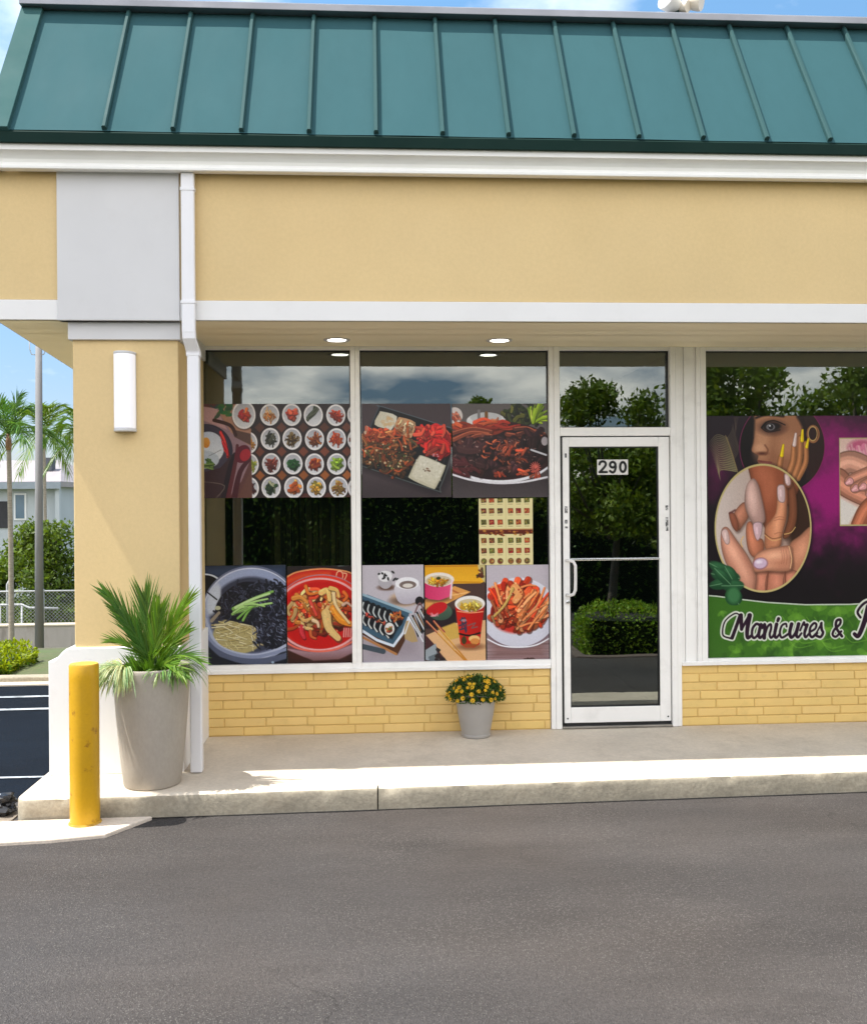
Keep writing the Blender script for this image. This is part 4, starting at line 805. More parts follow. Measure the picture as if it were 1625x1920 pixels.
for i, (xa, ya, xb, yb, w) in enumerate(((-2.06, -.462, -7, -.40, .035), (-2.75, 1.69, -8, 1.60, .07), (-2.7, 2.25, -8, 2.20, .07))):
    mb = MB(); mb.add([(xa, ya-w/2, .001), (xb, yb-w/2, .001), (xb, yb+w/2, .001), (xa, ya+w/2, .001)], [(0, 1, 2, 3)])
    structure(mb.build('parking_stripe', STRIPE))
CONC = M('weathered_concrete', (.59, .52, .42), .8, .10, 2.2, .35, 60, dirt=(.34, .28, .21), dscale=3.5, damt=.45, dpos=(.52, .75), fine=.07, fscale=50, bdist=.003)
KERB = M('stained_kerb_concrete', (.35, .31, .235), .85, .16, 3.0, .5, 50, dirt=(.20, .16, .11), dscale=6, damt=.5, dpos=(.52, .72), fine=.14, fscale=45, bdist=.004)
structure(MB().box(-14, -2.6, 2.80, 2.95, -.05, .012).build('gutter_strip', CONC, bevel=.004))
structure(MB().box(-14, -2.5, 2.952, 3.1, -.05, .06).build('far_kerb', KERB, bevel=.015))

def walkway(x0, x1, endcap=False, seed=0):
    """raised walk with a worn, chipped front edge"""
    mb = MB(); xs = frange(x0, x1, .02)
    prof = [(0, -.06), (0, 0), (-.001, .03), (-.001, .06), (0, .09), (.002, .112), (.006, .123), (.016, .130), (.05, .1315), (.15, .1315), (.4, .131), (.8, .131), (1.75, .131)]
    if endcap: prof = prof[:-1]+[(1.75, .131), (4.4, .131), (7.4, .131)]
    for x in xs:
        yf = -1.385+(x+2.0)*.0262
        e = 0.0
        if endcap: e = .035*max(0, 1-(x-x0)/.035)
        for k, (dy_, z) in enumerate(prof):
            q = 1 if 1 < k < 9 else 0
            n1 = noise.noise(Vector((x*9+seed, k*1.7, 1)))*.003+noise.noise(Vector((x*45, k*3.1, 5)))*.0015
            chip = max(0, noise.noise(Vector((x*5.5+seed, 7, 7)))-.28)*.06*(1 if 4 < k < 8 else .0)*max(0, noise.noise(Vector((x*30, 2, 2)))+.4)
            gx = 0 if k > 7 else (.004 if (not endcap and x == xs[0]) else (-.004 if (endcap and x == xs[-1]) else 0))
            mb.v.append((x+gx, yf+dy_+q*n1+chip+e, z-q*abs(n1)*.4-chip*.7))
    n = len(prof)
    for i in range(len(xs)-1):
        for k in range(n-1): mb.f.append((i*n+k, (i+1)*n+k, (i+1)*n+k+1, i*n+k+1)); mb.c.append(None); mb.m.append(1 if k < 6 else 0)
    for i in ((0,) if endcap else (len(xs)-1,)):   # end face
        b = len(mb.v); yb = mb.v[i*n+n-1][1]; x = mb.v[i*n][0]
        mb.v.append((x, yb, -.06)); mb.f.append(tuple([i*n+k for k in range(n)]+[b])); mb.c.append(None); mb.m.append(1)
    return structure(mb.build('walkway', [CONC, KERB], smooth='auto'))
walkway(-2.0, .014, True, 3); walkway(.014, 9.0, False, 11)
mb = MB(); sx = frange(-1.98, 9, .1)
for i in range(len(sx)-1):
    ya, yb_ = [-1.385+(q+2.0)*.0262 for q in sx[i:i+2]]; wa, wb_ = [.012+.007*noise.noise(Vector((q*3, 0, 9))) for q in sx[i:i+2]]
    mb.add([(sx[i], ya-wa, .004), (sx[i+1], yb_-wb_, .004), (sx[i+1], yb_+.004, .004), (sx[i], ya+.004, .004)], [(0, 1, 2, 3)])
structure(mb.build('tar_joint', M('tar_joint_black', (.010, .010, .010), .8, .3, 9)))
PAD = M('bleached_concrete_pad', (.66, .57, .47), .85, .1, 3, .4, 50, dirt=(.36, .27, .18), dscale=5, damt=.5, dpos=(.54, .72), fine=.08, bdist=.004)
pad = [(-3.0, -1.95), (-2.05, -1.76), (-1.70, -1.725), (-1.43, -1.668), (-1.25, -1.392), (-2.0, -1.405), (-2.06, -1.405), (-2.2, -1.5), (-3.0, -1.62)]
pp = [(x+.006*noise.noise(Vector((x*9, y*9, 0))), y+.006*noise.noise(Vector((x*9, y*9, 4)))) for x, y in pad]
structure(MB().prism(pp, 'z', -.03, .022).build('concrete_pad', PAD, bevel=.008))
DIRT = M('dry_dirt', (.20, .165, .13), .95, .35, 6, .8, 40, fine=.3, fscale=60)
mb = MB(); random.seed(2)
dp = [(-3.4, -1.48), (-2.7, -1.52), (-2.2, -1.49), (-2.035, -1.42), (-2.03, -1.12), (-2.3, -1.05), (-3.4, -1.08)]
mb.prism(dp, 'z', -.01, .008); structure(mb.build('dirt_strip', DIRT))

# ---------------------------------------------------------------- the building
B = empty('commercial_building', (2.0, 0, .13), 'pale yellow shop building with green metal roof, white trim and glass shopfront', 'building')
XR = 9.0
def edge(y): return -2.245-(y+.95)*.092
mb = MB(); mb.prism([(edge(-.95), -.95), (XR, -.95), (XR, 8), (edge(8), 8)], 'z', 3.011, 3.80); mb.build('upper_wall', YEL, B, .004)
mb = MB(); mb.prism([(edge(-.95)-.012, -.962), (XR, -.962), (XR, -.80), (edge(-.8)+.15, -.80), (edge(8)+.15, 8), (edge(8)-.012, 8)], 'z', 2.888, 3.009); mb.build('beam_trim', WHT_LIT, B, .004)
mb = MB()
ys = [-.955, -.70, -.52, -.50, -.255, -.24, -.01, .3, 1.2, 2.4, 3.6, 5, 8]
for i in range(len(ys)-1):   # boards with fine joints
    a, c = ys[i]+.003, ys[i+1]-.003
    mb.add([(edge(a)+.004, a, 2.884), (XR, a, 2.884), (XR, c, 2.884), (edge(c)+.004, c, 2.884)], [(0, 1, 2, 3)])
mb.add([(edge(-.955)+.002, -.955, 2.8865), (XR, -.955, 2.8865), (XR, 8, 2.8865), (edge(8)+.002, 8, 2.8865)], [(0, 1, 2, 3)])
mb.build('soffit', SOF, B)
part('corner_panel', (-1.882, -1.158, -.976, -.90, 2.884, 3.80), WHT, B)
part('soffit_bracket', (-1.93, -1.822, -.55, -.05, 2.835, 2.882), SOF, B)
# pillar
P_ = MB().box(-1.818, -1.184, -.90, -.02, .6, 2.80).build('pillar', YEL, B, .006)
part('pillar_capital', (-1.838, -1.166, -.925, -.03, 2.776, 2.884), WHT, P_, .004)
bp = [(-1.972, .131), (-1.972, .825)]+[(-1.972+.018+.10*(t/8), .825+.075*smooth(t/8)) for t in range(9)]+[(-1.83, .904), (-1.165, .904), (-1.165, .131)]
mb = MB(); mb.prism(bp, 'y', -.915, -.02); mb.build('pillar_base', WHB, P_, .006)
# gutter and roof
def zz(px_y, Y): return at(100, px_y, Y).z
gp = [(-.964, zz(319, -.99)), (-1.045, zz(317, -1.045)), (-1.056, zz(315, -1.056)), (-1.058, zz(310, -1.058)), (-1.046, zz(306.5, -1.046)), (-1.028, zz(305, -1.028)), (-1.032, zz(298, -1.032)), (-1.05, zz(290, -1.05)), (-1.072, zz(283, -1.072)), (-1.078, zz(281, -1.078)), (-1.100, zz(280.5, -1.100)), (-1.103, zz(268.5, -1.103)), (-1.09, zz(267.5, -1.09)), (-.964, zz(267.5, -1.09)-.004)]
MB().prism(gp, 'x', -2.72, XR).build('gutter', GUT, B, .002)  # extended unseen past the left roof end to shade the upper wall
mb = MB().prism([(-.96, zz(267, -1.09)+.003), (-1.128, zz(267, -1.128)), (-1.135, 3.955), (-1.12, 3.965), (-.96, 3.95)], 'x', -2.74, XR); mb.build('eave_fascia', DKG, B, .003)  # same unseen left extension, added for its shade on the wall
mb = MB(); mb.prism([(-2.74, -.958), (-2.26, -.958), (-2.26, 8), (-2.74, 8)], 'z', 3.868, 3.955); mb.build('added_side_eave', DKG, B, .003)  # unseen return, added to carry the extension that shades the wall
mb = MB(); mb.prism([(-2.72, -.962), (-2.64, -.962), (-2.64, 8), (-2.72, 8)], 'z', 3.74, 3.866); mb.build('added_side_gutter', GUT, B, .003)  # unseen, added below the shading return
RY0, RZ0, RY1, RZ1 = -1.125, 3.968, -.50, 4.985
mb = MB(); nx = 220
def rooft(t, x, off=0):
    y = RY0+(RY1-RY0)*t; z = RZ0+(RZ1-RZ0)*t; nn = Vector((0, -(RZ1-RZ0), (RY1-RY0))).normalized()
    nn = Vector((0, -.852, .523)); return (x, y+nn.y*off, z+nn.z*off)
xs = frange(-2.21, XR, .05); nt_ = 14
for x in xs:
    for j in range(nt_+1): mb.v.append(rooft(j/nt_, x, .0035*noise.noise(Vector((x*2.1, j*.13, 0)))))
for i in range(len(xs)-1):
    for j in range(nt_): mb.f.append((i*(nt_+1)+j, (i+1)*(nt_+1)+j, (i+1)*(nt_+1)+j+1, i*(nt_+1)+j+1)); mb.c.append(None); mb.m.append(0)
mb.add([(-2.21, RY0, RZ0), (-2.21, RY1, RZ1), (-2.21, 7.5, RZ1), (-2.21, 7.5, RZ0)], [(0, 1, 2, 3)]); mb.add([(-2.21, RY1, RZ1-.03), (XR, RY1, RZ1-.03), (XR, 7.5, RZ1-.03), (-2.21, 7.5, RZ1-.03)], [(0, 1, 2, 3)])
RF = mb.build('roof', ROOF, B, smooth='auto', fix=False)
for k in range(-4, 23):
    x = .036+k*.398; m2 = MB()
    vs = []
    for t in (0.006, .985):
        for dxx, off in ((-.014, -.002), (-.014, .022), (-.008, .032), (.008, .032), (.014, .022), (.014, -.002)): vs.append(rooft(t, x+dxx, off))
    m2.add(vs, [(i, i+1, i+7, i+6) for i in range(5)]+[(0, 5, 4, 3, 2, 1), (6, 7, 8, 9, 10, 11)])
    m2.build('standing_seam', SEAM, RF)
m2 = MB(); vs = []
for t in (-.01, 1.0):
    for dxx, off in ((-2.235, -.03), (-2.235, .03), (-2.10, .03), (-2.10, -.002)): vs.append(rooft(t, dxx, off))
m2.add(vs, [(0, 1, 5, 4), (1, 2, 6, 5), (2, 3, 7, 6), (3, 0, 4, 7), (0, 3, 2, 1), (4, 5, 6, 7)]); m2.build('rake_trim', M('rake_green_metal', (.04, .10, .10), .75, .05, 2, spec=.06), RF, .003)
MB().prism([(-.578, 4.985), (-.583, 5.026), (-.565, 5.038), (-.2, 5.045), (-.2, 4.99)], 'x', -2.235, XR).build('roof_cap', FLASH, RF, .003)
# downspout
DSP = M('downspout_enamel', (.80, .80, .82), .4, .03, 3, dirt=(.3, .3, .3), dscale=14, damt=.5, dpos=(.66, .78))
mb = MB(); mb.box(-1.140, -1.060, -1.018, -.978, 2.80, 3.772)
ds = mb.build('downspout', DSP, B, .010, seg=3)
mb = MB(); A_ = [(-1.140, -1.018), (-1.060, -1.018), (-1.060, -.978), (-1.140, -.978)]; Bq = [(-1.128, -.955), (-1.044, -.955), (-1.044, -.89), (-1.128, -.89)]
mb.add([(x, y, 2.83) for x, y in A_]+[(x+.003, y+.004, 2.77) for x, y in A_]+[(x, y, 2.70) for x, y in Bq]+[(x, y, 2.67) for x, y in Bq], [(0, 1, 2, 3), (15, 14, 13, 12)]+[(j*4+i, j*4+(i+1) % 4, j*4+4+(i+1) % 4, j*4+4+i) for j in range(3) for i in range(4)]); mb.build('elbow', DSP, ds, .008)
mb = MB(); mb.box(-1.122, -1.050, -.953, -.892, .135, 2.70); mb.build('lower_pipe', DSP, ds, .008)
for z in (3.66, 2.98): part('strap', (-1.143, -1.057, -1.0215, -.976, z, z+.02), DSP, ds, .002)
# brick under the windows
def bricks(x0, x1, z0, z1, seed):
    mb = MB(); rr = random.Random(seed); n = 7; h = (z1-z0)/n
    for j in range(n):
        x = x0-(.145 if j % 2 else .005)-rr.uniform(0, .03)
        while x < x1:
            w = rr.choice([.29, .29, .29, .29, .292, .288, .20]); a, b = max(x, x0), min(x+w-.008, x1)
            if b-a > .02:
                q = rr.uniform(.965, 1.03); mb.box(a, b, -.028-rr.uniform(0, .003), .03, z0+j*h+.004+rr.uniform(-.001, .001), z0+(j+1)*h-.004+rr.uniform(-.001, .001), (q, q*rr.uniform(.985, 1.01), q*rr.uniform(.95, 1.04)))
            x += w
    wl = MB().box(x0, x1, -.0235, .12, z0-.02, z1).build('brick_wall', MORT, B)
    o = mb.build('brick_face', BRK, wl, .004, fix=False); return wl
bricks(-1.182, 1.262, .133, .572, 5); bricks(2.222, XR, .133, .572, 8)
part('side_wall', (-1.40, -1.186, .0, 7.6, .131, 2.903), YEL, B)
part('rear_wall', (-1.18, XR, 7.4, 7.6, .131, 2.903), YEL, B)
# interior
part('interior_floor', (-1.18, XR, .12, 7.4, .12, .134), M('dark_floor_tile', (.05, .048, .045), .4, .2, 2), B, 0)
part('interior_wall', (-1.18, XR, 3.4, 3.5, .14, 2.90), INT, B, 0)
part('interior_ceiling', (-1.18, XR, .05, 7.4, 2.887, 2.9035), INT, B, 0)
part('party_wall', (2.24, 2.36, .08, 3.4, .14, 2.885), INT, B, 0)
CURT = M('tan_curtain', (.50, .40, .24), .9, .3, 3, tint=True)
mb = MB(); rr = random.Random(4); x = -.78
while x < -.2:
    w = rr.uniform(.025, .06); q = rr.uniform(.4, 1.5); mb.box(x, x+w*.8, .42+rr.uniform(0, .05), .44+rr.uniform(.02, .08), .6, 2.2, (q, q*rr.uniform(.85, 1.05), q*rr.uniform(.6, 1))); x += w
mb.build('hanging_strips', CURT, B)
part('dark_board', (.02, .70, .30, .33, .62, 2.2), M('dark_board_panel', (.012, .012, .01), .6, .1, 2), B)
part('counter', (.9, 1.2, .9, 2.2, .14, 1.1), M('dim_counter', (.10, .09, .07), .5, .2, 3), B)
# windows: frame > panes
def window(name, bars, panes, gl, label=None):
    mb = MB()
    for b_ in bars: mb.box(*b_)
    w = mb.build(name, ALU, B, .004)
    if label: w['label'] = label
    for (x0, x1, z0, z1) in panes:
        MB().box(x0-.01, x1+.01, .012, .020, z0-.01, z1+.01).build('pane', gl, w)
        g = MB(); gk = .007
        g.box(x0, x0+gk, -.004, .011, z0, z1).box(x1-gk, x1, -.004, .011, z0, z1).box(x0+gk, x1-gk, -.004, .011, z0, z0+gk).box(x0+gk, x1-gk, -.004, .011, z1-gk, z1); g.build('gasket', BLK, w)
    return w
WF, WB = -.045, .05
window('shop_window', [(-1.235, -1.193, WF, WB, .573, 2.884), (-.155, -.121, WF, WB, .633, 2.884), (-.1205, -.087, WF+.003, WB, .633, 2.884), (1.266, 1.300, WF, WB, .133, 2.884), (1.3005, 1.343, WF-.006, WB, .133, 2.884),
       (-1.193, -.155, WF+.004, WB, .573, .633), (-.087, 1.266, WF+.004, WB, .573, .633), (-.155, -.087, WF+.002, WB, .573, .633),
       (-1.193, -.155, WF+.004, WB, 2.858, 2.884), (-.087, 1.266, WF+.004, WB, 2.858, 2.884)], [(-1.193, -.155, .633, 2.858), (-.087, 1.266, .633, 2.858)], GLS, 'two wide panes in white aluminium left of the door')
mb = MB().box(-1.20, 1.262, -.060, -.0285, .573, .600); mb.build('window_sill', ALU, B, .003)
window('transom_window', [(1.3435, 2.150, WF+.004, WB, 2.858, 2.884), (1.3435, 2.150, WF-.004, WB, 2.240, 2.301), (2.150, 2.187, WF-.006, WB, .133, 2.884), (2.1875, 2.222, WF, WB, .133, 2.884)], [(1.345, 2.150, 2.301, 2.858)], GLS)
window('display_window', [(2.374, 2.417, WF, WB, .573, 2.884), (2.417, 4.6, WF+.004, WB, .573, .618), (2.417, 4.6, WF+.004, WB, 2.858, 2.884), (4.6, 4.67, WF, WB, .573, 2.884), (4.67, XR, WF+.004, WB, .573, .618), (4.67, XR, WF+.004, WB, 2.858, 2.884)], [(2.417, 4.6, .618, 2.858), (4.67, XR, .618, 2.858)], GLS, 'window right of the door carrying the manicure poster')
mb = MB()
for (a, b, y) in ((2.2225, 2.238, -.038), (2.240, 2.252, -.03), (2.2545, 2.328, -.036), (2.3305, 2.342, -.03), (2.344, 2.3735, -.040)): mb.box(a, b, y, .06, .573, 2.884)
mb.build('mullion_cover', ALU, B, .002)
mb = MB().box(2.2225, XR, -.060, -.0285, .573, .600); mb.build('window_sill', ALU, B, .003)
part('head_trim', (-1.235, XR, -.03, .05, 2.885, 2.903), ALU, B, .002)
# door
dy0, dy1 = -.035, .008
mb = MB().box(1.363, 1.410, dy0, dy1, .172, 2.232).box(2.064, 2.144, dy0, dy1, .172, 2.232).box(1.410, 2.064, dy0, dy1, .172, .284).box(1.410, 2.064, dy0, dy1, 2.163, 2.232)
D = mb.build('entrance_door', ALU, B, .004)
MB().box(1.405, 2.069, -.014, -.008, .279, 2.168).build('pane', GLD, D)
g = MB(); g.box(1.410, 1.417, -.03, -.002, .284, 2.163).box(2.057, 2.064, -.03, -.002, .284, 2.163).box(1.417, 2.057, -.03, -.002, .284, .291).box(1.417, 2.057, -.03, -.002, 2.156, 2.163); g.build('gasket', BLK, D)
MB().box(1.3435, 1.3625, -.02, .03, .15, 2.2395).box(2.1445, 2.1495, -.02, .03, .15, 2.2395).box(1.3625, 2.1445, -.02, .03, 2.2325, 2.2395).build('door_gap', BLK, B)
STEEL = M('brushed_steel', (.62, .63, .64), .28, .05, 8, metal=.9)
part('push_bar', (1.4105, 2.0635, -.052, -.030, 1.342, 1.358), STEEL, D, .004)
hp = [(1.385, -.035, 1.345), (1.40, -.075, 1.345), (1.425, -.088, 1.338), (1.437, -.092, 1.31), (1.438, -.092, 1.22), (1.436, -.092, 1.135), (1.424, -.088, 1.105), (1.40, -.075, 1.096), (1.385, -.035, 1.096)]
MB().tube(hp, .0115, 12).build('pull_handle', M('handle_enamel', (.75, .74, .72), .3, .03, 3), D, smooth=True)
mb = MB(); mb.lathe([(.014, 0), (.014, .012), (.009, .014)], (0, 0, 0), 16)
mb.v = [(1.392+p[0], -.0355-p[2], 1.045+p[1]) for p in mb.v]; mb.build('lock_cylinder', STEEL, D, smooth='auto')
part('threshold', (1.3435, 2.150, -.055, .05, .134, .150), M('threshold_metal', (.30, .28, .25), .45, .2, 5, metal=.7), B, .004)
part('door_sweep', (1.37, 2.14, -.028, 0, .152, .1715), BLK, D, 0)
part('hinge', (1.380, 1.390, -.041, -.034, 2.085, 2.115), BLK, D, .001)
STK = (M('worn_sticker', (.08, .08, .08), .6, .5, 60, dirt=(.6, .6, .58), dscale=70, damt=.9, dpos=(.45, .55)),)
for x_, z, hh in ((1.376, 1.685, .05), (1.376, 1.61, .028), (1.376, 1.575, .014), (2.112, 1.70, .035), (2.112, 1.55, .10)): part('small_sticker', (x_, x_+.02, -.0365, -.0352, z, z+hh), STK[0], D, 0)
for x, z in ((1.385, .205), (2.12, .205)):
    m2 = MB().lathe([(.006, 0), (.006, .002)], (0, 0, 0), 10); m2.v = [(x+p[0], -.0352-p[2], z+p[1]) for p in m2.v]; m2.build('screw', BLK, D)

# ---------------------------------------------------------------- printed sheets
def print_mat():
    m = bpy.data.materials.new('printed_vinyl'); m.use_nodes = True; t = m.node_tree; b = t.nodes['Principled BSDF']
    a = t.nodes.new('ShaderNodeAttribute'); a.attribute_name = 'ink'; t.links.new(a.outputs['Color'], b.inputs['Base Color']); b.inputs['Roughness'].default_value = .32; b.inputs['Specular IOR Level'].default_value = .35
    n = t.nodes.new('ShaderNodeTexNoise'); n.inputs['Scale'].default_value = 9; tc = t.nodes.new('ShaderNodeTexCoord'); t.links.new(tc.outputs['Object'], n.inputs['Vector'])
    bp = t.nodes.new('ShaderNodeBump'); bp.inputs['Strength'].default_value = .15; bp.inputs['Distance'].default_value = .004; t.links.new(n.outputs['Fac'], bp.inputs['Height']); t.links.new(bp.outputs[0], b.inputs['Normal']); return m
PRN = print_mat(); BACK = M('vinyl_backing', (.5, .5, .5), .6, .05, 3)
def printed(key, name, x0, x1, z0, z1, y, label=None, cat=None, parent=None, gain=.92):
    c = ARTS[key](); A = np.clip(c.A, 0, 255)/255.0
    lin = np.where(A <= .04045, A/12.92, ((A+.055)/1.055)**2.4)*gain
    H, Wd = c.H, c.W; o_ = ORG[parent.name] if parent else Vector(((x0+x1)/2, y, z0))
    gx, gz = np.meshgrid(np.linspace(x0, x1, Wd), np.linspace(z1, z0, H))
    V = np.stack([gx, np.full_like(gx, y), gz], -1).reshape(-1, 3)-np.array(o_)
    V2 = np.array([(x0, y+.0012, z0), (x1, y+.0012, z0), (x1, y+.0012, z1), (x0, y+.0012, z1)])-np.array(o_)
    idx = np.arange(H*Wd).reshape(H, Wd); q = np.stack([idx[:-1, :-1], idx[1:, :-1], idx[1:, 1:], idx[:-1, 1:]], -1).reshape(-1, 4)
    nv = H*Wd; q = np.vstack([q, [[nv, nv+3, nv+2, nv+1]]])
    me = bpy.data.meshes.new(name); me.vertices.add(nv+4); me.vertices.foreach_set('co', np.vstack([V, V2]).ravel())
    me.loops.add(q.size); me.loops.foreach_set('vertex_index', q.ravel().astype(np.int32))
    me.polygons.add(len(q)); me.polygons.foreach_set('loop_start', np.arange(len(q), dtype=np.int32)*4)
    me.materials.append(PRN); me.materials.append(BACK); mi = np.zeros(len(q), np.int32); mi[-1] = 1; me.polygons.foreach_set('material_index', mi)
    at_ = me.color_attributes.new('ink', 'FLOAT_COLOR', 'POINT'); cc = np.ones((nv+4, 4)); cc[:nv, :3] = lin.reshape(-1, 3); at_.data.foreach_set('color', cc.ravel())
    me.update(calc_edges=True); o = bpy.data.objects.new(name, me); COL.objects.link(o)
    if parent: o.parent = parent
    else: o.location = o_
    ORG[o.name] = Vector(o_); return tag(o, label, cat)
def PR(key, name, x0, y0, x1, y1, label, cat='poster', dy=-.0065, **k):
    a, b = at(x0, y0, 0), at(x1, y1, 0); printed(key, name, a.x, b.x, b.z, a.z, dy, label, cat, **k)
PR('banchan', 'food_poster', 382, 757.5, 659.5, 932, 'window poster of many small white bowls of side dishes in rows')
PR('bento', 'food_poster', 677.5, 757, 846, 932, 'window poster of a black lunch tray with meat, red radish and a block of rice')
PR('beef', 'food_poster', 847, 757, 1026.5, 932, 'window poster of dark glazed meat heaped on an oval plate with green lettuce')
PR('noodles', 'food_poster', 384, 1061, 537, 1245, 'window poster of a bowl of black noodles topped with green cucumber strips')
PR('stew', 'food_poster', 538, 1062, 663, 1243.5, 'window poster of a red stew in a red and white bowl')
PR('rolls', 'food_poster', 679, 1060, 795, 1240.5, 'window poster of sliced seaweed rice rolls on a blue plate beside white cups')
PR('cups', 'food_poster', 796, 1060, 910.5, 1240, 'window poster of a red paper cup and a pink bowl on yellow with chopsticks')
PR('kimchi', 'food_poster', 911.5, 1060, 1029, 1239, 'window poster of red cabbage kimchi on a round white plate')
PR('menu', 'menu_sheet', 897, 935, 999, 1058.5, 'cream menu sheet with rows of small dish photos in the dark gap of the window', 'menu')
PR('nails', 'nail_salon_poster', 1325, 780, 1698, 1232, 'large magenta and green poster of manicured hands with the word Manicures')
printed('number', 'number_plate', 1.618, 1.845, 1.960, 2.070, -.0165, parent=D)['label'] = 'white plate with the black number 290'

# ---------------------------------------------------------------- lamps on the building
for i, (x, lb) in enumerate(((-.237, 'round recessed light glowing in the soffit above the left window mullion'), (.876, 'round recessed light glowing in the soffit above the second wide pane'))):
    t = empty('recessed_light', (x, -.31, 2.884), lb, 'light', 'recessed lights in the soffit')
    m2 = MB(); m2.lathe([(.062, 0), (.090, 0), (.090, -.004), (.084, -.008), (.066, -.006), (.062, 0)], (x, -.31, 2.8835), 40); m2.build('trim_ring', WHT, t, smooth='auto')
    m2 = MB(); m2.lathe([(.060, .0), (.060, -.003), (.04, -.0045)], (x, -.31, 2.8825), 32); m2.build('lens', MATS.get('lens') or MATS.setdefault('lens', glow('lens', (1, .93, .8), 4.0)), t)
t = empty('wall_sconce', (-1.502, -.90, 2.215), 'tall white half-round sconce on the yellow pillar', 'lamp')
ACR = glow('white_acrylic', (.76, .76, .80), .12); ACR.node_tree.nodes['Principled BSDF'].inputs['Roughness'].default_value = .35  # sconce is unlit; faint glow added to brighten its white
def half(r, z0, z1, yb=-.902, d=1.0, n=24): return [(-1.502-r*math.cos(math.pi*i/n), yb-r*d*math.sin(math.pi*i/n)) for i in range(n+1)]
MB().prism(half(.064, 0, 0, -.915, 1.25), 'z', 2.235, 2.685).build('diffuser', ACR, t, .003, smooth='auto')
MB().prism(half(.0675, 0, 0, -.903, 1.38), 'z', 2.6855, 2.70).build('end_cap', WHT, t, .003); MB().prism(half(.0675, 0, 0, -.903, 1.38), 'z', 2.216, 2.2345).build('end_cap', WHT, t, .003)
part('back_plate', (-1.567, -1.437, -.9145, -.9015, 2.236, 2.684), WHT, t, .003)
# security light on the roof edge
BEI = M('cream_lamp_housing', (.72, .64, .52), .45, .08, 6); WHP = M('white_lamp_housing', (.78, .76, .72), .4, .06, 6)
t = empty('security_light', (2.09, -.44, 5.045), 'twin-head security light standing on the roof edge', 'lamp')
part('base_box', (2.03, 2.14, -.50, -.42, 5.040, 5.062), DKG, t); part('conduit', (2.145, 2.215, -.49, -.455, 5.042, 5.064), WHP, t, .008)
MB().tube([(2.085, -.46, 5.06), (2.085, -.46, 5.10)], .018).build('stem', DKG, t)
def head(c, d, r, l, m_, nm):
    c = Vector(c); d = Vector(d).normalized(); o = MB().tube([c-d*l*.5, c-d*l*.42, c-d*l*.1, c+d*l*.35, c+d*l*.5], [r*.45, r*.72, r*.85, r, r*.96], 20).build(nm, m_, t, smooth='auto'); return o
head((2.045, -.47, 5.15), (-.75, -.45, .25), .072, .11, WHP, 'lamp_head'); head((2.115, -.46, 5.13), (.5, -.5, -.2), .04, .11, BEI, 'sensor'); head((2.20, -.46, 5.165), (.8, -.55, -.25), .06, .12, BEI, 'lamp_head')
MB().tube([(2.045, -.46, 5.14), (2.09, -.46, 5.11), (2.15, -.46, 5.15), (2.20, -.46, 5.16)], .014).build('arm', BEI, t)
v = empty('roof_vent', (2.75, .6, 4.95), 'low grey dome vent just showing above the roof edge', 'vent')
MB().lathe([(.10, 0), (.10, .16)], (2.70, .6, 4.95), 24).build('neck', FLASH, v); MB().lathe([(.16, .16), (.165, .175), (.15, .21), (.11, .245), (.05, .262), (.01, .265)], (2.70, .6, 4.95), 32).build('dome', M('faded_vent', (.45, .45, .46), .5, .1, 4), v, smooth='auto')

# ---------------------------------------------------------------- bollard
t = empty('bollard', (-1.585, -1.468, .02), 'chunky yellow steel bollard on the concrete pad in front of the pillar', 'bollard')
YB = M('bollard_yellow_enamel', (.56, .31, .004), .42, .05, 4, .15, 30, dirt=(.25, .09, .01), dscale=11, damt=.85, dpos=(.60, .68), fine=.03, bdist=.003)
BX, BY = -1.595, -1.475
mb = MB(); pr = [(.079, .0), (.0785, .3), (.079, .7), (.0785, .8), (.0785, .868), (.076, .874)]
mb.lathe(pr, (BX, BY, .02), 48); mb.build('post', YB, t, smooth='auto')
MB().lathe([(.074, 0), (.074, .006), (.05, .010), (.01, .011)], (BX, BY, .892), 40).build('top_cap', M('bollard_cap', (.62, .38, .05), .6, .2, 10, dirt=(.2, .1, .02), dscale=20, damt=.8), t, smooth='auto')
MB().lathe([(.088, 0), (.086, .006), (.081, .010)], (BX, BY, .0215), 40).build('paint_skirt', M('skirt_paint', (.42, .24, .03), .8, .3, 20), t, smooth='auto')
# crumpled black plastic in the dirt
mb = MB(); rr = random.Random(6); bm = bmesh.new(); bmesh.ops.create_icosphere(bm, subdivisions=4, radius=1)
for vv in bm.verts:
    p = vv.co.copy(); n1 = noise.noise(p*1.6)*.45+noise.noise(p*4+Vector((3, 3, 3)))*.22+noise.noise(p*9)*.1; p *= 1+n1; vv.co = Vector((p.x*.16, p.y*.09, max(-.02, p.z*.07+.04)))+Vector((-2.19, -1.22, .01))
me = bpy.data.meshes.new('crumpled_plastic'); bm.to_mesh(me); bm.free(); me.materials.append(M('black_plastic_sheet', (.012, .012, .014), .28, .2, 6)); o = bpy.data.objects.new('crumpled_plastic', me); COL.objects.link(o); tag(o, 'crumpled black plastic lying beside the left end of the kerb', 'plastic sheet')

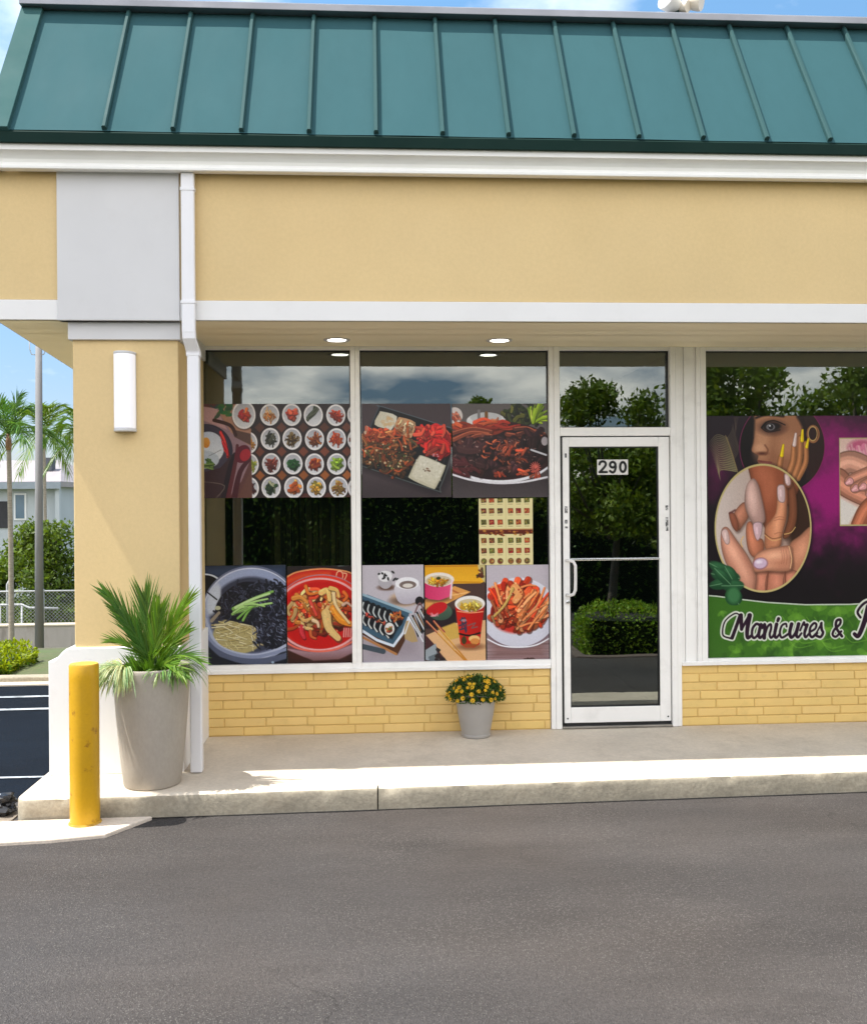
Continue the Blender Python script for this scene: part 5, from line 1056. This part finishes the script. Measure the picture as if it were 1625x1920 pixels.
# ---------------------------------------------------------------- plants
def blade(mb, p0, p1, w, nrm, droop=0.0, col=(1, 1, 1), seg=3, fold=.25):
    """one tapering leaflet, lightly folded along its midrib"""
    p0 = Vector(p0); p1 = Vector(p1); d = p1-p0; L_ = d.length; d = d.normalized(); s_ = d.cross(Vector(nrm)).normalized(); n_ = s_.cross(d)
    vs = []; fs = []
    for i in range(seg+1):
        t_ = i/seg; c = p0+d*(L_*t_)+Vector((0, 0, -droop*t_*t_)); ww = w*(.35+1.3*t_ if t_ < .35 else (1-t_)/(1-.35)*.8+.02)
        vs += [c-s_*ww*.5, c+n_*(-ww*fold), c+s_*ww*.5]
    for i in range(seg):
        a = i*3; fs += [(a, a+1, a+4, a+3), (a+1, a+2, a+5, a+4)]
    mb.add(vs, fs, col)
def bez(a, b, c, t): return a*(1-t)**2+b*2*t*(1-t)+c*t*t
def frond(mb, a, b, c, n, ll, w, facing, rr, ang=.7, start=.25, colA=(1, 1, 1), spread=1.0, stem=.006, droop=.03):
    a, b, c = Vector(a), Vector(b), Vector(c)
    mb.tube([bez(a, b, c, i/8) for i in range(9)], [stem*(1-.75*i/8) for i in range(9)], 5, (colA[0]*1.2, colA[1]*1.15, colA[2]*.9))
    for i in range(n):
        t = start+(1-start)*(i/(n-1)); p = bez(a, b, c, t); d = (bez(a, b, c, min(1, t+.02))-bez(a, b, c, max(0, t-.02))).normalized()
        s_ = d.cross(Vector(facing)).normalized()
        l_ = ll*(.55+.75*math.sin(math.pi*min(1, (t-start)/(1-start)*.75+.18)))*rr.uniform(.88, 1.08)
        for sg in (-1, 1):
            an = ang*(1-.55*(t-start)/(1-start))*rr.uniform(.85, 1.12); q = (d*math.cos(an)+s_*sg*math.sin(an)*spread+Vector(facing)*rr.uniform(-.1, .18)).normalized()
            k = rr.uniform(.75, 1.25); cc = (colA[0]*k*rr.uniform(.85, 1.2), colA[1]*k, colA[2]*k*rr.uniform(.7, 1.2)); blade(mb, p, p+q*l_, w*rr.uniform(.8, 1.15), facing, droop*rr.uniform(.3, 1.4), cc)
    d = (c-b).normalized(); blade(mb, c, c+d*ll*.5, w, facing, droop, colA)
POTM = M('taupe_stone_planter', (.375, .335, .28), .7, .06, 5, .2, 80, fine=.04, dirt=(.27, .23, .2), dscale=4, damt=.3, dpos=(.5, .75), stretch=(1, 1, .5), bdist=.002)
SOIL = M('potting_soil', (.03, .022, .015), .95, .3, 20, .8, 60)
PX, PY, PZ = -1.305, -1.135, .1315
P = empty('potted_palm', (PX, PY, PZ), 'young palm with spider plant in a tall taupe planter beside the bollard', 'potted plant')
pot = MB().lathe([(.152, 0), (.160, .004), (.164, .012), (.177, .12), (.193, .29), (.206, .44), (.2145, .58), (.217, .668), (.2175, .686), (.2145, .692), (.200, .692), (.195, .684), (.193, .63)], (PX, PY, PZ), 72).build('planter', POTM, P, smooth='auto')
MB().lathe([(.190, 0), (.191, .012), (.1, .025), (.01, .03)], (PX, PY, PZ+.625), 40).build('soil', SOIL, P, smooth=True)
PALM = leaf_mat('palm_leaf', (.125, .22, .038), .35, .38)
rr = random.Random(21); c0 = Vector((PX, PY, PZ+.645))
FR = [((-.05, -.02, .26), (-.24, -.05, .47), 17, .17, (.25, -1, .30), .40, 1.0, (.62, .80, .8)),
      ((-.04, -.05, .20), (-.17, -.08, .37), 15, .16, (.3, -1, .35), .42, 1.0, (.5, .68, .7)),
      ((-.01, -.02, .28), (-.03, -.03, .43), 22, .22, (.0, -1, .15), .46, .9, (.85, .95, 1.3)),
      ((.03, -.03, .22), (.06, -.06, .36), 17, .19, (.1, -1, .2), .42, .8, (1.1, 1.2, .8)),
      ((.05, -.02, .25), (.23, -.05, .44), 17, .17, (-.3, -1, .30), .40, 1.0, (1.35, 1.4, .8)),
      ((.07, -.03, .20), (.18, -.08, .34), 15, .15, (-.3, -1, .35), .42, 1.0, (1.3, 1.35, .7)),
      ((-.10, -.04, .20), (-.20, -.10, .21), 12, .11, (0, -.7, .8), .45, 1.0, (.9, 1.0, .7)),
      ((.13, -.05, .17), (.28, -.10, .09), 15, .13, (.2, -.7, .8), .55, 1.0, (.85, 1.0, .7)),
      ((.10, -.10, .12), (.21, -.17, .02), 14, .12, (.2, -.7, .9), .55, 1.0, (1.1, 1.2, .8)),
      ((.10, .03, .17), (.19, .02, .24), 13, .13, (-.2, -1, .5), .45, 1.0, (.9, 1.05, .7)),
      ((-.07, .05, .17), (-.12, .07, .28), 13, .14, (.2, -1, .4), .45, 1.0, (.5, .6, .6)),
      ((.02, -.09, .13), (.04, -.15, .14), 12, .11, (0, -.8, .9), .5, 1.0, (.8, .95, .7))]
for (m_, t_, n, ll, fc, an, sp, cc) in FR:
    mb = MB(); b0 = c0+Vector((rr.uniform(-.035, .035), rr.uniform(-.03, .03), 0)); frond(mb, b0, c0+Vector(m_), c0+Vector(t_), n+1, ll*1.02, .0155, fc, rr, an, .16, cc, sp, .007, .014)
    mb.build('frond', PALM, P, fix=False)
mb = MB()   # grassy green filler between the stems
for k in range(260):
    a = rr.uniform(0, 6.283); q = rr.uniform(.0, .12); l_ = rr.uniform(.12, .26); b0 = c0+Vector((q*math.cos(a), q*math.sin(a), -.01)); e = b0+Vector((math.cos(a)*l_*.45, math.sin(a)*l_*.45, l_*rr.uniform(.6, 1)))
    k_ = rr.uniform(.4, 1.1); blade(mb, b0, e, .014, (rr.uniform(-1, 1), -1, .3), .05, (k_*.8, k_, k_*.7))
mb.build('undergrowth', PALM, P, fix=False)
SPD = leaf_mat('spider_plant_leaf', (.42, .50, .27), .35, .4)
def arch(mb, b0, dirv, l_, w, col, up=.4):
    p = Vector(b0); d = Vector((dirv[0], dirv[1], up)).normalized(); vs = []; fs = []; n = 6; s_ = d.cross(Vector((0, 0, 1))).normalized()
    for i in range(n+1):
        t = i/n; ww = w*(1-t)**.6*(.6+.4*min(1, t*4)); vs += [p-s_*ww/2, p+s_*ww/2]; p = p+d*(l_/n); d = (d+Vector((0, 0, -1.9/n*(1.3)))).normalized()
    for i in range(n): fs.append((2*i, 2*i+1, 2*i+3, 2*i+2))
    mb.add(vs, fs, col)
for (cx_, cy_, n, ln, a0, a1, tint) in ((-.135, -.08, 620, .235, 2.1, 5.2, (1, 1.02, 1)), (.09, -.12, 60, .15, 3.8, 6.0, (.42, .62, .3)), (.15, -.04, 90, .20, 4.6, 7.2, (.34, .54, .22))):
    mb = MB()
    for k in range(n):
        a = rr.uniform(a0, a1); q = rr.uniform(0, .05); k_ = rr.uniform(.55, 1.35); y_ = rr.uniform(.7, 1.3)
        arch(mb, (PX+cx_+q*math.cos(a), PY+cy_+q*math.sin(a), PZ+.665), (math.cos(a), math.sin(a)), ln*rr.uniform(.5, 1.15), .0105, (tint[0]*k_*y_, tint[1]*k_, tint[2]*k_), rr.uniform(.2, 1.4))
    mb.build('spider_plant', SPD, P, fix=False)
# flower pot
FX, FY, FZ = .705, -.178, .1315
FPt = empty('potted_flowers', (FX, FY, FZ), 'small grey pot of yellow daisies against the brick under the window', 'potted plant', None)
MB().lathe([(.094, 0), (.100, .004), (.102, .012), (.103, .02), (.099, .024), (.112, .09), (.128, .175), (.137, .245), (.1395, .258), (.136, .264), (.126, .264), (.124, .23)], (FX, FY, FZ), 56).build('pot', M('grey_pot', (.36, .34, .315), .6, .06, 6, .1, 60, bdist=.002), FPt, smooth='auto')
MB().lathe([(.123, 0), (.10, .02), (.01, .022)], (FX, FY, FZ+.232), 32).build('soil', SOIL, FPt, smooth=True)
MUM = leaf_mat('daisy_foliage', (.045, .11, .022), .3, .5)
mb = MB()
def dome(rr, r0=1.0):
    a = rr.uniform(0, 6.283); u = rr.uniform(-.25, 1); s_ = math.sqrt(max(0, 1-u*u)) if u > 0 else 1.0
    return Vector((FX+.197*s_*math.cos(a)*r0, FY+.145*s_*math.sin(a)*r0, FZ+.285+.135*u*r0)), Vector((s_*math.cos(a), s_*math.sin(a), max(u, 0)+.2)).normalized()
for k in range(2600):
    p, n_ = dome(rr, rr.uniform(.55, 1.04)**.5); d = (n_+Vector((rr.uniform(-.9, .9), rr.uniform(-.9, .9), rr.uniform(-.6, .6)))).normalized()
    if p.z < FZ+.24 and (p-Vector((FX, FY, p.z))).length < .13: continue
    k_ = rr.uniform(.45, 1.5); blade(mb, p, p+d*rr.uniform(.016, .034), .013, n_+Vector((rr.uniform(-.6, .6), 0, rr.uniform(-.5, .5))), .003, (k_, k_*rr.uniform(.9, 1.1), k_*.8), 2)
mb.build('foliage', MUM, FPt, fix=False)
PET = leaf_mat('yellow_petal', (.88, .62, .03), .25, .5); CEN = M('orange_flower_centre', (.55, .22, .02), .7, .2, 60)
pm = MB()
for ring, (n, l_, up) in enumerate(((11, .017, .25), (8, .012, .8))):
    for k in range(n):
        a = 6.283*k/n+ring*.3; d = Vector((math.cos(a), math.sin(a), up)).normalized(); q = rr.uniform(.85, 1.15); blade(pm, d*.003, d*l_, .0085, (0, 0, 1), .002, (q, q*(1.0 if ring else .88), q), 2, .1)
flower_mesh = None; spots = []
tries = 0
while len(spots) < 60 and tries < 4000:
    tries += 1; p, n_ = dome(rr, 1.03)
    if p.z < FZ+.262 or n_.y > .55: continue
    if all((p-q[0]).length > .023 for q in spots): spots.append((p, n_))
for i, (p, n_) in enumerate(spots):
    if flower_mesh is None:
        tmp = pm.build('petals', PET, None, fix=False); flower_mesh = tmp.data; COL.objects.unlink(tmp); bpy.data.objects.remove(tmp)
        cmb_ = MB().lathe([(.0045, .001), (.004, .004), (.001, .006)], (0, 0, 0), 10); t2 = cmb_.build('flower_centre', CEN, None, smooth=True); cen_mesh = t2.data; COL.objects.unlink(t2); bpy.data.objects.remove(t2)
    o = bpy.data.objects.new('flower', flower_mesh); COL.objects.link(o); o.parent = FPt; o.location = p-Vector((FX, FY, FZ)); o.rotation_euler = (n_+Vector((0, -.25, .1))).to_track_quat('Z', 'Y').to_euler(); s_ = rr.uniform(.75, 1.25); o.scale = (s_,)*3
    c_ = bpy.data.objects.new('flower_centre', cen_mesh); COL.objects.link(c_); c_.parent = o

# ---- hedges, trees and palms
def leafcloud(mb, pts, rr, size, asp=.55, up=0.0, cr=(.5, 1.5), warm=.25):
    for p, n_ in pts:
        d = Vector((rr.gauss(0, 1), rr.gauss(0, 1), rr.gauss(0, 1)+up)).normalized(); q = n_+Vector((rr.gauss(0, .6), rr.gauss(0, .6), rr.gauss(0, .6)))
        s_ = d.cross(q)
        if s_.length < 1e-3: continue
        s_ = s_.normalized(); l_ = size*rr.uniform(.6, 1.3); w = l_*asp; k = rr.uniform(*cr); y_ = 1+warm*rr.random()
        p = Vector(p); mb.add([p-s_*w*.12, p+d*l_*.45-s_*w*.5, p+d*l_, p+d*l_*.45+s_*w*.5], [(0, 1, 2, 3)], (k*y_, k, k*.8))
HEDG = leaf_mat('hedge_leaf', (.085, .17, .015), .4, .5); HTOP = (3.0, 1.9, .5)
def hedge(x0, x1, y0, y1, z0, z1, n, size, label, seed, name='hedge', mat=None, topc=True, cat='hedge', group=None, back=False):
    rr = random.Random(seed); t = empty(name, ((x0+x1)/2, (y0+y1)/2, z0), label, cat, group); mb = MB(); core = MB()
    core.box(x0+.12*(x1-x0 if x1-x0 < 1 else 1), x1-.12, y0+.16, y1-.16, z0, z1-.16); core.build('branches', M('hedge_core', (.016, .026, .008), .95, .3, 8), t)
    for k in range(n):
        x = rr.uniform(x0, x1); y = rr.uniform(y0, y1); z = rr.uniform(z0, z1); f = rr.random()
        if f < .42: z = z1; n_ = Vector((0, 0, 1))
        elif f < .74: y, n_ = (y1, Vector((0, 1, .3))) if back else (y0, Vector((0, -1, .3)))
        elif f < .84: y, n_ = (y0, Vector((0, -1, .3))) if back else (y1, Vector((0, 1, .3)))
        elif f < .92: x = x0; n_ = Vector((-1, 0, .3))
        else: x = x1; n_ = Vector((1, 0, .3))
        b = noise.noise(Vector((x*2.6, y*2.6, z*2.6)))*.09+noise.noise(Vector((x*9, y*9, z*9)))*.04
        ex = min(1, (x-x0)/.25, (x1-x)/.25); dz_ = -.10*(1-ex)**2
        p = Vector((x, y, z))+n_*(b-rr.random()**2*.12)+Vector((0, 0, dz_)); k_ = rr.uniform(.5, 1.4)*(1+b*3)
        d = (n_+Vector((rr.gauss(0, .7), rr.gauss(0, .7), rr.gauss(0, .7)))).normalized(); s_ = d.cross(Vector((rr.gauss(0, 1), rr.gauss(0, 1), rr.gauss(0, 1)))).normalized(); l_ = size*rr.uniform(.6, 1.3); w = l_*.55
        hot = topc and z > z1-.06+rr.uniform(-.05, .02) and rr.random() < .9
        col = (k_*HTOP[0], k_*HTOP[1], k_*HTOP[2]) if hot else (k_*rr.uniform(.8, 1.2), k_, k_)
        mb.add([p, p+d*l_*.45-s_*w*.5, p+d*l_, p+d*l_*.45+s_*w*.5], [(0, 1, 2, 3)], col)
    mb.build('foliage', mat or HEDG, t, fix=False); return t
hedge(-6.4, -3.76, 3.2, 4.1, .02, .24, 15000, .045, 'low clipped hedge with yellow tips beyond the side lot', 31)
BARK = M('grey_brown_bark', (.16, .13, .10), .9, .25, 8, .8, 30, bdist=.01); PBARK = M('ringed_palm_bark', (.30, .26, .21), .9, .2, 10, .5, 40, stretch=(1, 1, 5), bdist=.01)
def tree(name, x, y, z0, h, rad_, seed, label, n=9000, size=.10, mat=None, trunk=.07, crown0=.35, cat='tree', group=None, gaps=.1, blobs=16, shape=1.0, cr=(.5, 1.5)):
    rr = random.Random(seed); t = empty(name, (x, y, z0), label, cat, group); tb = MB(); base = Vector((x, y, z0))
    ct = base+Vector((0, 0, h*crown0)); lean = Vector((rr.uniform(-.1, .1), rr.uniform(-.1, .1), 0))*h
    tb.tube([base-Vector((0, 0, .1)), base+Vector((0, 0, h*crown0*.5))+lean*.3, ct+lean*.5, ct+Vector((0, 0, h*(1-crown0)*.5))+lean], [trunk*1.3, trunk, trunk*.75, trunk*.25], 9)
    B_ = []
    for k in range(blobs):
        a = rr.uniform(0, 6.283); q = math.sqrt(rr.random()); zz_ = rr.random(); w = math.sin(math.pi*(.12+.8*zz_))**.7
        c = Vector((x+rad_*.75*q*w*math.cos(a), y+rad_*.75*q*w*math.sin(a), z0+h*crown0+h*(1-crown0)*(.08+.84*zz_*shape)))
        r = rad_*rr.uniform(.26, .46)*(1-.35*zz_); B_.append((c, r)); tb.tube([ct+Vector((0, 0, (c.z-ct.z)*.3)), (ct+c)/2+Vector((0, 0, .08*h*rr.random())), c], [trunk*.45, trunk*.28, trunk*.1], 6)
    tb.build('trunk', BARK, t, smooth=True)
    pts = []
    tot = sum(r**2 for _, r in B_)
    for c, r in B_:
        m_ = int(n*r*r/tot)
        for k in range(m_):
            d = Vector((rr.gauss(0, 1), rr.gauss(0, 1), rr.gauss(0, 1))).normalized(); q = rr.random()**.4
            p = c+Vector((d.x, d.y, d.z*.8))*r*q*(1+.35*noise.noise(c*3+d*2.2))
            if noise.noise(p*(2.2/rad_))+.35 > gaps: pts.append((p, d))
    mb = MB(); leafcloud(mb, pts, rr, size, .5, .3, cr); mb.build('crown', mat or HEDG, t, fix=False); return t
def palm(x, y, z0, hz, R, nf, seed, label, trunk=.07, cc=(1, 1, 1), droop=.5, shaft=True):
    rr = random.Random(seed); t = empty('palm_tree', (x, y, z0), label, 'palm'); top = Vector((x, y, hz))
    zs = [z0-.1, z0+.2, (z0+hz)/2, hz-.35*R, hz]; MB().tube([(x+.03*math.sin(i), y, z) for i, z in enumerate(zs)], [trunk*1.3, trunk, trunk*.85, trunk*.8, trunk*.6], 10).build('trunk', PBARK, t, smooth=True)
    if shaft: MB().tube([(x, y, hz-.3*R), (x, y, hz-.18*R), (x, y, hz+.02*R)], [trunk*.9, trunk*1.1, trunk*.6], 10).build('crownshaft', M('reddish_crownshaft', (.30, .16, .09), .7, .3, 10), t, smooth=True)
    for k in range(nf):
        a = 6.283*k/nf+rr.uniform(-.25, .25); el = rr.uniform(-.35, 1.1) if k % 4 else rr.uniform(1.0, 1.4); d = Vector((math.cos(a)*math.cos(el), math.sin(a)*math.cos(el), math.sin(el))); l_ = R*rr.uniform(.85, 1.1)
        m_ = top+d*l_*.55+Vector((0, 0, .12*R)); e = top+d*l_*.95+Vector((0, 0, -droop*R*math.cos(el)*rr.uniform(.5, 1.2))); q = rr.uniform(.7, 1.3); mb = MB(); sd = d.cross(Vector((0, 0, 1)));
        fc = (Vector((0, 0, 1))*math.cos(el)+Vector((-math.cos(a), -math.sin(a), 0))*math.sin(el)).normalized()
        frond(mb, top, m_, e, 22, R*.34, R*.035, fc, rr, .85, .12, (cc[0]*q, cc[1]*q, cc[2]*q), 1.0, R*.012, R*.14); mb.build('frond', leaf_mat('far_palm_leaf', (.085, .17, .04), .35, .4), t, fix=False)
    return t
def gz(x, y): return HGT(x, y)
a = at(16, 815, 12.1); palm(a.x, a.y, gz(a.x, a.y), a.z, 1.0, 17, 41, 'palm at the left edge of the photo with a thin grey trunk', .055, (1, 1.05, 1))
a = at(82, 812, 19.0); palm(a.x, a.y, gz(a.x, a.y), a.z, 1.15, 15, 42, 'yellowish palm directly behind the utility pole', .05, (1.5, 1.25, .6), .7)
a = at(158, 820, 15.0); palm(a.x, a.y, gz(a.x, a.y), a.z, 1.05, 17, 43, 'palm half hidden behind the yellow pillar', .06, (1.3, 1.2, .6), 1.0)
RND = leaf_mat('broadleaf_green', (.085, .15, .02), .4, .5)
for (px_, py_, Y, h, r, sd, lb) in ((100, 1130, 17.2, 2.75, 1.7, 51, 'round bushy green tree behind the chain-link fence beside the pillar'), (-20, 1130, 18.2, 2.1, 1.3, 52, 'smaller dark green tree behind the fence at the left edge')):
    a = at(px_, py_, Y); tree('broadleaf_tree', a.x, Y, gz(a.x, Y), h+.2, r, sd, lb, 20000, .12, RND, .08, .03, blobs=30, gaps=0)
# retaining wall and fence on it
GW = M('grey_block_wall', (.44, .40, .38), .85, .12, 1.5, .4, 15, dirt=(.18, .15, .13), dscale=1.5, damt=.7, dpos=(.5, .7), stretch=(2, 1, .5))
w_ = empty('retaining_wall', (-8, 13.0, -1.2), 'low grey concrete wall under the chain-link fence', 'wall')
MB().box(-16, 0, 13.0, 13.2, -1.6, -.67).build('wall_body', GW, w_, .01); MB().box(-16, 0, 12.97, 13.23, -.669, -.63).build('coping', CONC, w_, .01)
GALV = M('galvanised_steel', (.42, .43, .44), .45, .1, 8, metal=.5)
fe = empty('chain_link_fence', (-8, 13.1, -.63), 'chain-link fence on top of the grey concrete wall', 'fence')
mb = MB()
x = -11.0
while x < -4.6:
    for sg in (1, -1): mb.tube([(x-sg*.32, 13.1, -.60), (x+sg*.32, 13.1, .02)], .0028, 3, cap=False)
    x += .075
o = mb.build('mesh', GALV, fe, fix=False)
MB().tube([(-16, 13.1, .03), (-1, 13.1, .03)], .018, 8).build('top_rail', GALV, fe, smooth=True)
for x in (-11.2, -9.7, -8.2, -6.7, -5.2): MB().tube([(x, 13.1, -.64), (x, 13.1, .07)], .022, 8).build('post', GALV, fe, smooth=True)
# white pipe railing and tank beyond the fence
ra = empty('pipe_railing', (-8.6, 13.9, -1.2), 'white pipe railing behind the chain-link fence', 'railing')
WPI = M('white_pipe_paint', (.45, .46, .47), .5, .05, 5)
MB().tube([(-9.4, 14.0, -.33), (-7.45, 14.0, -.33), (-7.30, 14.0, -.40), (-6.7, 14.0, -.42)], .025, 8).build('top_rail', WPI, ra, smooth=True)
for x in (-9.35, -8.55, -7.9, -7.45): MB().tube([(x, 14.0, -1.6), (x, 14.0, -.33)], .022, 8).build('post', WPI, ra, smooth=True)
MB().tube([(-7.75, 14.0, -1.6), (-7.75, 14.0, .1), (-7.68, 14.0, .22)], .022, 8).build('vent_pipe', WPI, ra, smooth=True)
tk = empty('storage_bin', (-9.4, 14.6, -1.4), 'pale blue bin behind the fence near the left edge', 'bin')
MB().prism([(-9.72, -1.5), (-8.92, -1.5), (-8.86, -.42), (-9.78, -.42)], 'y', 14.3, 14.9).build('bin_body', M('pale_blue_plastic', (.40, .52, .60), .5, .08, 3), tk, .03); MB().box(-9.82, -8.82, 14.26, 14.94, -.418, -.36).build('lid', M('pale_lid_plastic', (.6, .68, .72), .5, .08, 3), tk, .02)
# utility pole
a = at(75, 1213, 8.05); zt = at(75, 652, 8.05).z
u = empty('utility_pole', (a.x, a.y, -.45), 'tall grey utility pole rising past the overhang left of the pillar', 'pole')
MB().tube([(a.x-.01, a.y, -.75), (a.x, a.y, 1.5), (a.x+.02, a.y, zt+.5)], [.068, .058, .046], 14).build('shaft', M('weathered_pole', (.19, .19, .195), .8, .12, 6, .3, 30, stretch=(1, 1, .3)), u, smooth=True)
zz_ = zt-.05
for sg, nm in ((-1, 'bracket'), (1, 'bracket')):
    MB().tube([(a.x, a.y, zz_-.06), (a.x+sg*.09, a.y, zz_-.05), (a.x+sg*.12, a.y, zz_+.04), (a.x+sg*.12, a.y, zz_+.18)], .008, 6).build(nm, GALV, u, smooth=True)
    MB().lathe([(.018, 0), (.026, .02), (.018, .035), (.026, .05), (.012, .07)], (a.x+sg*.12, a.y, zz_+.16), 12).build('insulator', M('porcelain', (.45, .42, .42), .3, .1, 10), u, smooth=True)
MB().tube([(a.x-.15, a.y-.02, zz_+.26), (a.x+.15, a.y-.02, zz_+.30)], .012, 6).build('cross_arm', GALV, u)
# far building
FBW = M('bluish_white_siding', (.40, .44, .47), .8, .08, .5, .1, 3); FRF = M('pale_metal_roof', (.30, .27, .275), .7, .08, 1, .2, 2, stretch=(6, 1, 1))
FY0 = 34.0
e1 = at(117, 903, FY0); wb = at(117, 1010, FY0); rt = at(95, 868, FY0+3); lf = at(-260, 903, FY0)
fb_ = empty('distant_house', ((e1.x+lf.x)/2, FY0, HGT(-15, 34)), 'two-storey pale house with a light metal roof far behind the palms', 'house')
MB().box(lf.x, e1.x-.2, FY0, FY0+8, HGT(-15, 34)-.1, e1.z).build('wall', FBW, fb_)
mb = MB(); mb.add([(lf.x-.4, FY0-.5, e1.z), (e1.x+.1, FY0-.5, e1.z), (e1.x-1.2, FY0+3.6, rt.z+.15), (lf.x+1.2, FY0+3.6, rt.z+.15), (lf.x-.4, FY0+8.4, e1.z), (e1.x+.1, FY0+8.4, e1.z), (lf.x-.4, FY0-.5, e1.z-.22), (e1.x+.1, FY0-.5, e1.z-.22), (lf.x-.4, FY0+8.4, e1.z-.22), (e1.x+.1, FY0+8.4, e1.z-.22)],
       [(0, 1, 2, 3), (3, 2, 5, 4), (1, 5, 2), (0, 3, 4), (0, 6, 7, 1), (6, 8, 9, 7), (1, 7, 9, 5), (0, 4, 8, 6)]); rf = mb.build('roof', FRF, fb_)
c1 = at(90, 880, FY0+1.5); part('chimney', (c1.x-.22, c1.x+.22, FY0+1.3, FY0+1.8, e1.z, c1.z+.5), M('dark_chimney', (.07, .075, .09), .7, .1, 2), rf)
c2 = at(90, 898, FY0-.5); MB().box(lf.x-.4, e1.x+.1, FY0-.58, FY0-.502, e1.z-.30, e1.z-.02).build('eave_trim', M('slate_trim', (.22, .26, .30), .6, .1, 2), rf)
for (xa, ya, xb, yb) in ((27, 925, 50, 975), (-40, 925, -15, 975)):
    p, q = at(xa, ya, FY0), at(xb, yb, FY0); fr_ = MB().box(p.x, q.x, FY0-.06, FY0-.001, q.z, p.z).build('window', M('window_trim_white', (.7, .72, .74), .5, .03, 2), fb_); MB().box(p.x+.07, q.x-.07, FY0-.09, FY0-.061, q.z+.07, p.z-.07).build('pane', M('blue_window_glass', (.10, .16, .22), .15, .1, 2), fr_)
p, q = at(0, 940, FY0), at(16, 990, FY0); MB().box(p.x-1.5, q.x, FY0-.05, FY0-.001, q.z, p.z).build('carport_opening', M('shade_dark', (.03, .03, .035), .8, .1, 2), fb_)
p, q = at(108, 905, FY0), at(117, 1010, FY0); MB().box(p.x, q.x, FY0-.35, FY0-.1, HGT(-15, 34), e1.z-.3).build('post', FBW, fb_)

# ---- what stands behind the photographer and shows in the glass
REFL = leaf_mat('dense_green_leaf', (.15, .24, .035), .3, .5)
pl = empty('planter_bed', (4.2, -5.2, -.33), 'kerbed planting bed across the drive that shows in the door glass', 'planter')
px0, px1, py0, py1 = 2.45, 9.5, -7.2, -4.72; zb = -.42
MB().box(px0, px1, py1-.15, py1, zb, -.13).box(px0, px1, py0, py0+.15, zb-.1, -.13).box(px0, px0+.15, py0+.15, py1-.15, zb, -.13).box(px1-.15, px1, py0+.15, py1-.15, zb, -.13).build('kerb_stone', M('aged_bed_kerb', (.17, .13, .11), .9, .2, 4, .4, 30), pl, .02)
MB().box(px0+.15, px1-.15, py0+.15, py1-.15, zb, -.17).build('soil', SOIL, pl)
hedge(-13, 13, -13.0, -12.0, -.45, 2.1, 34000, .10, 'tall dark hedge along the far side of the drive mirrored in the shop window', 60, 'tall_hedge', REFL, False, back=True)
hedge(2.62, 9.3, -5.6, -4.95, -.16, .42, 15000, .045, 'clipped green hedge mirrored in the lower half of the door glass', 61, 'boxwood_hedge', leaf_mat('bright_hedge_leaf', (.30, .46, .05), .3, .5), False, back=True)
tree('broadleaf_tree', 3.25, -6.3, -.17, 3.6, 1.25, 62, 'leafy tree mirrored in the door glass', 15000, .085, REFL, .065, .36, blobs=20, gaps=.0)
for i, (x, y, h, r, lb) in enumerate(((5.6, -7.6, 4.6, 1.7, 'tall tree mirrored above the manicure poster, left one'), (7.9, -8.0, 5.1, 1.8, 'tall tree mirrored above the manicure poster, right one'), (10.8, -8.6, 5.2, 2.0, 'tree mirrored beyond the right end of the shop'))):
    tree('broadleaf_tree', x, y, -.45, h, r, 63+i, lb, 15000, .12, REFL, .09, .25, blobs=24, gaps=-.1)
for i, (x, y, h, r, lb) in enumerate(((2.05, -12.6, 4.6, .75, 'slim young tree mirrored at the right of the second wide pane'), (3.15, -14.6, 4.3, .8, 'low tree mirrored beside the door jamb'))):
    tree('young_tree', x, y, -.45, h, r, 71+i, lb, 6000, .10, REFL, .05, .3, blobs=12, gaps=.0)
for i in range(11):
    x = -19+i*4.2; tree('far_tree', x, -21-1.3*(i % 3), -.5, 3.9+.5*((i*7) % 4)/4, 2.7, 80+i, ['wide dark tree across the lot, first from the left in the mirror row', 'wide dark tree across the lot, second in the row', 'wide dark tree across the lot, third in the row', 'wide dark tree across the lot, fourth in the row', 'wide dark tree across the lot, fifth in the row', 'wide dark tree across the lot, sixth in the row', 'wide dark tree across the lot, seventh in the row', 'wide dark tree across the lot, eighth in the row', 'wide dark tree across the lot, ninth in the row', 'wide dark tree across the lot, tenth in the row', 'wide dark tree across the lot, last in the row'][i], 5000, .30, REFL, .14, .1, blobs=16, gaps=-.2, group='trees across the parking lot')
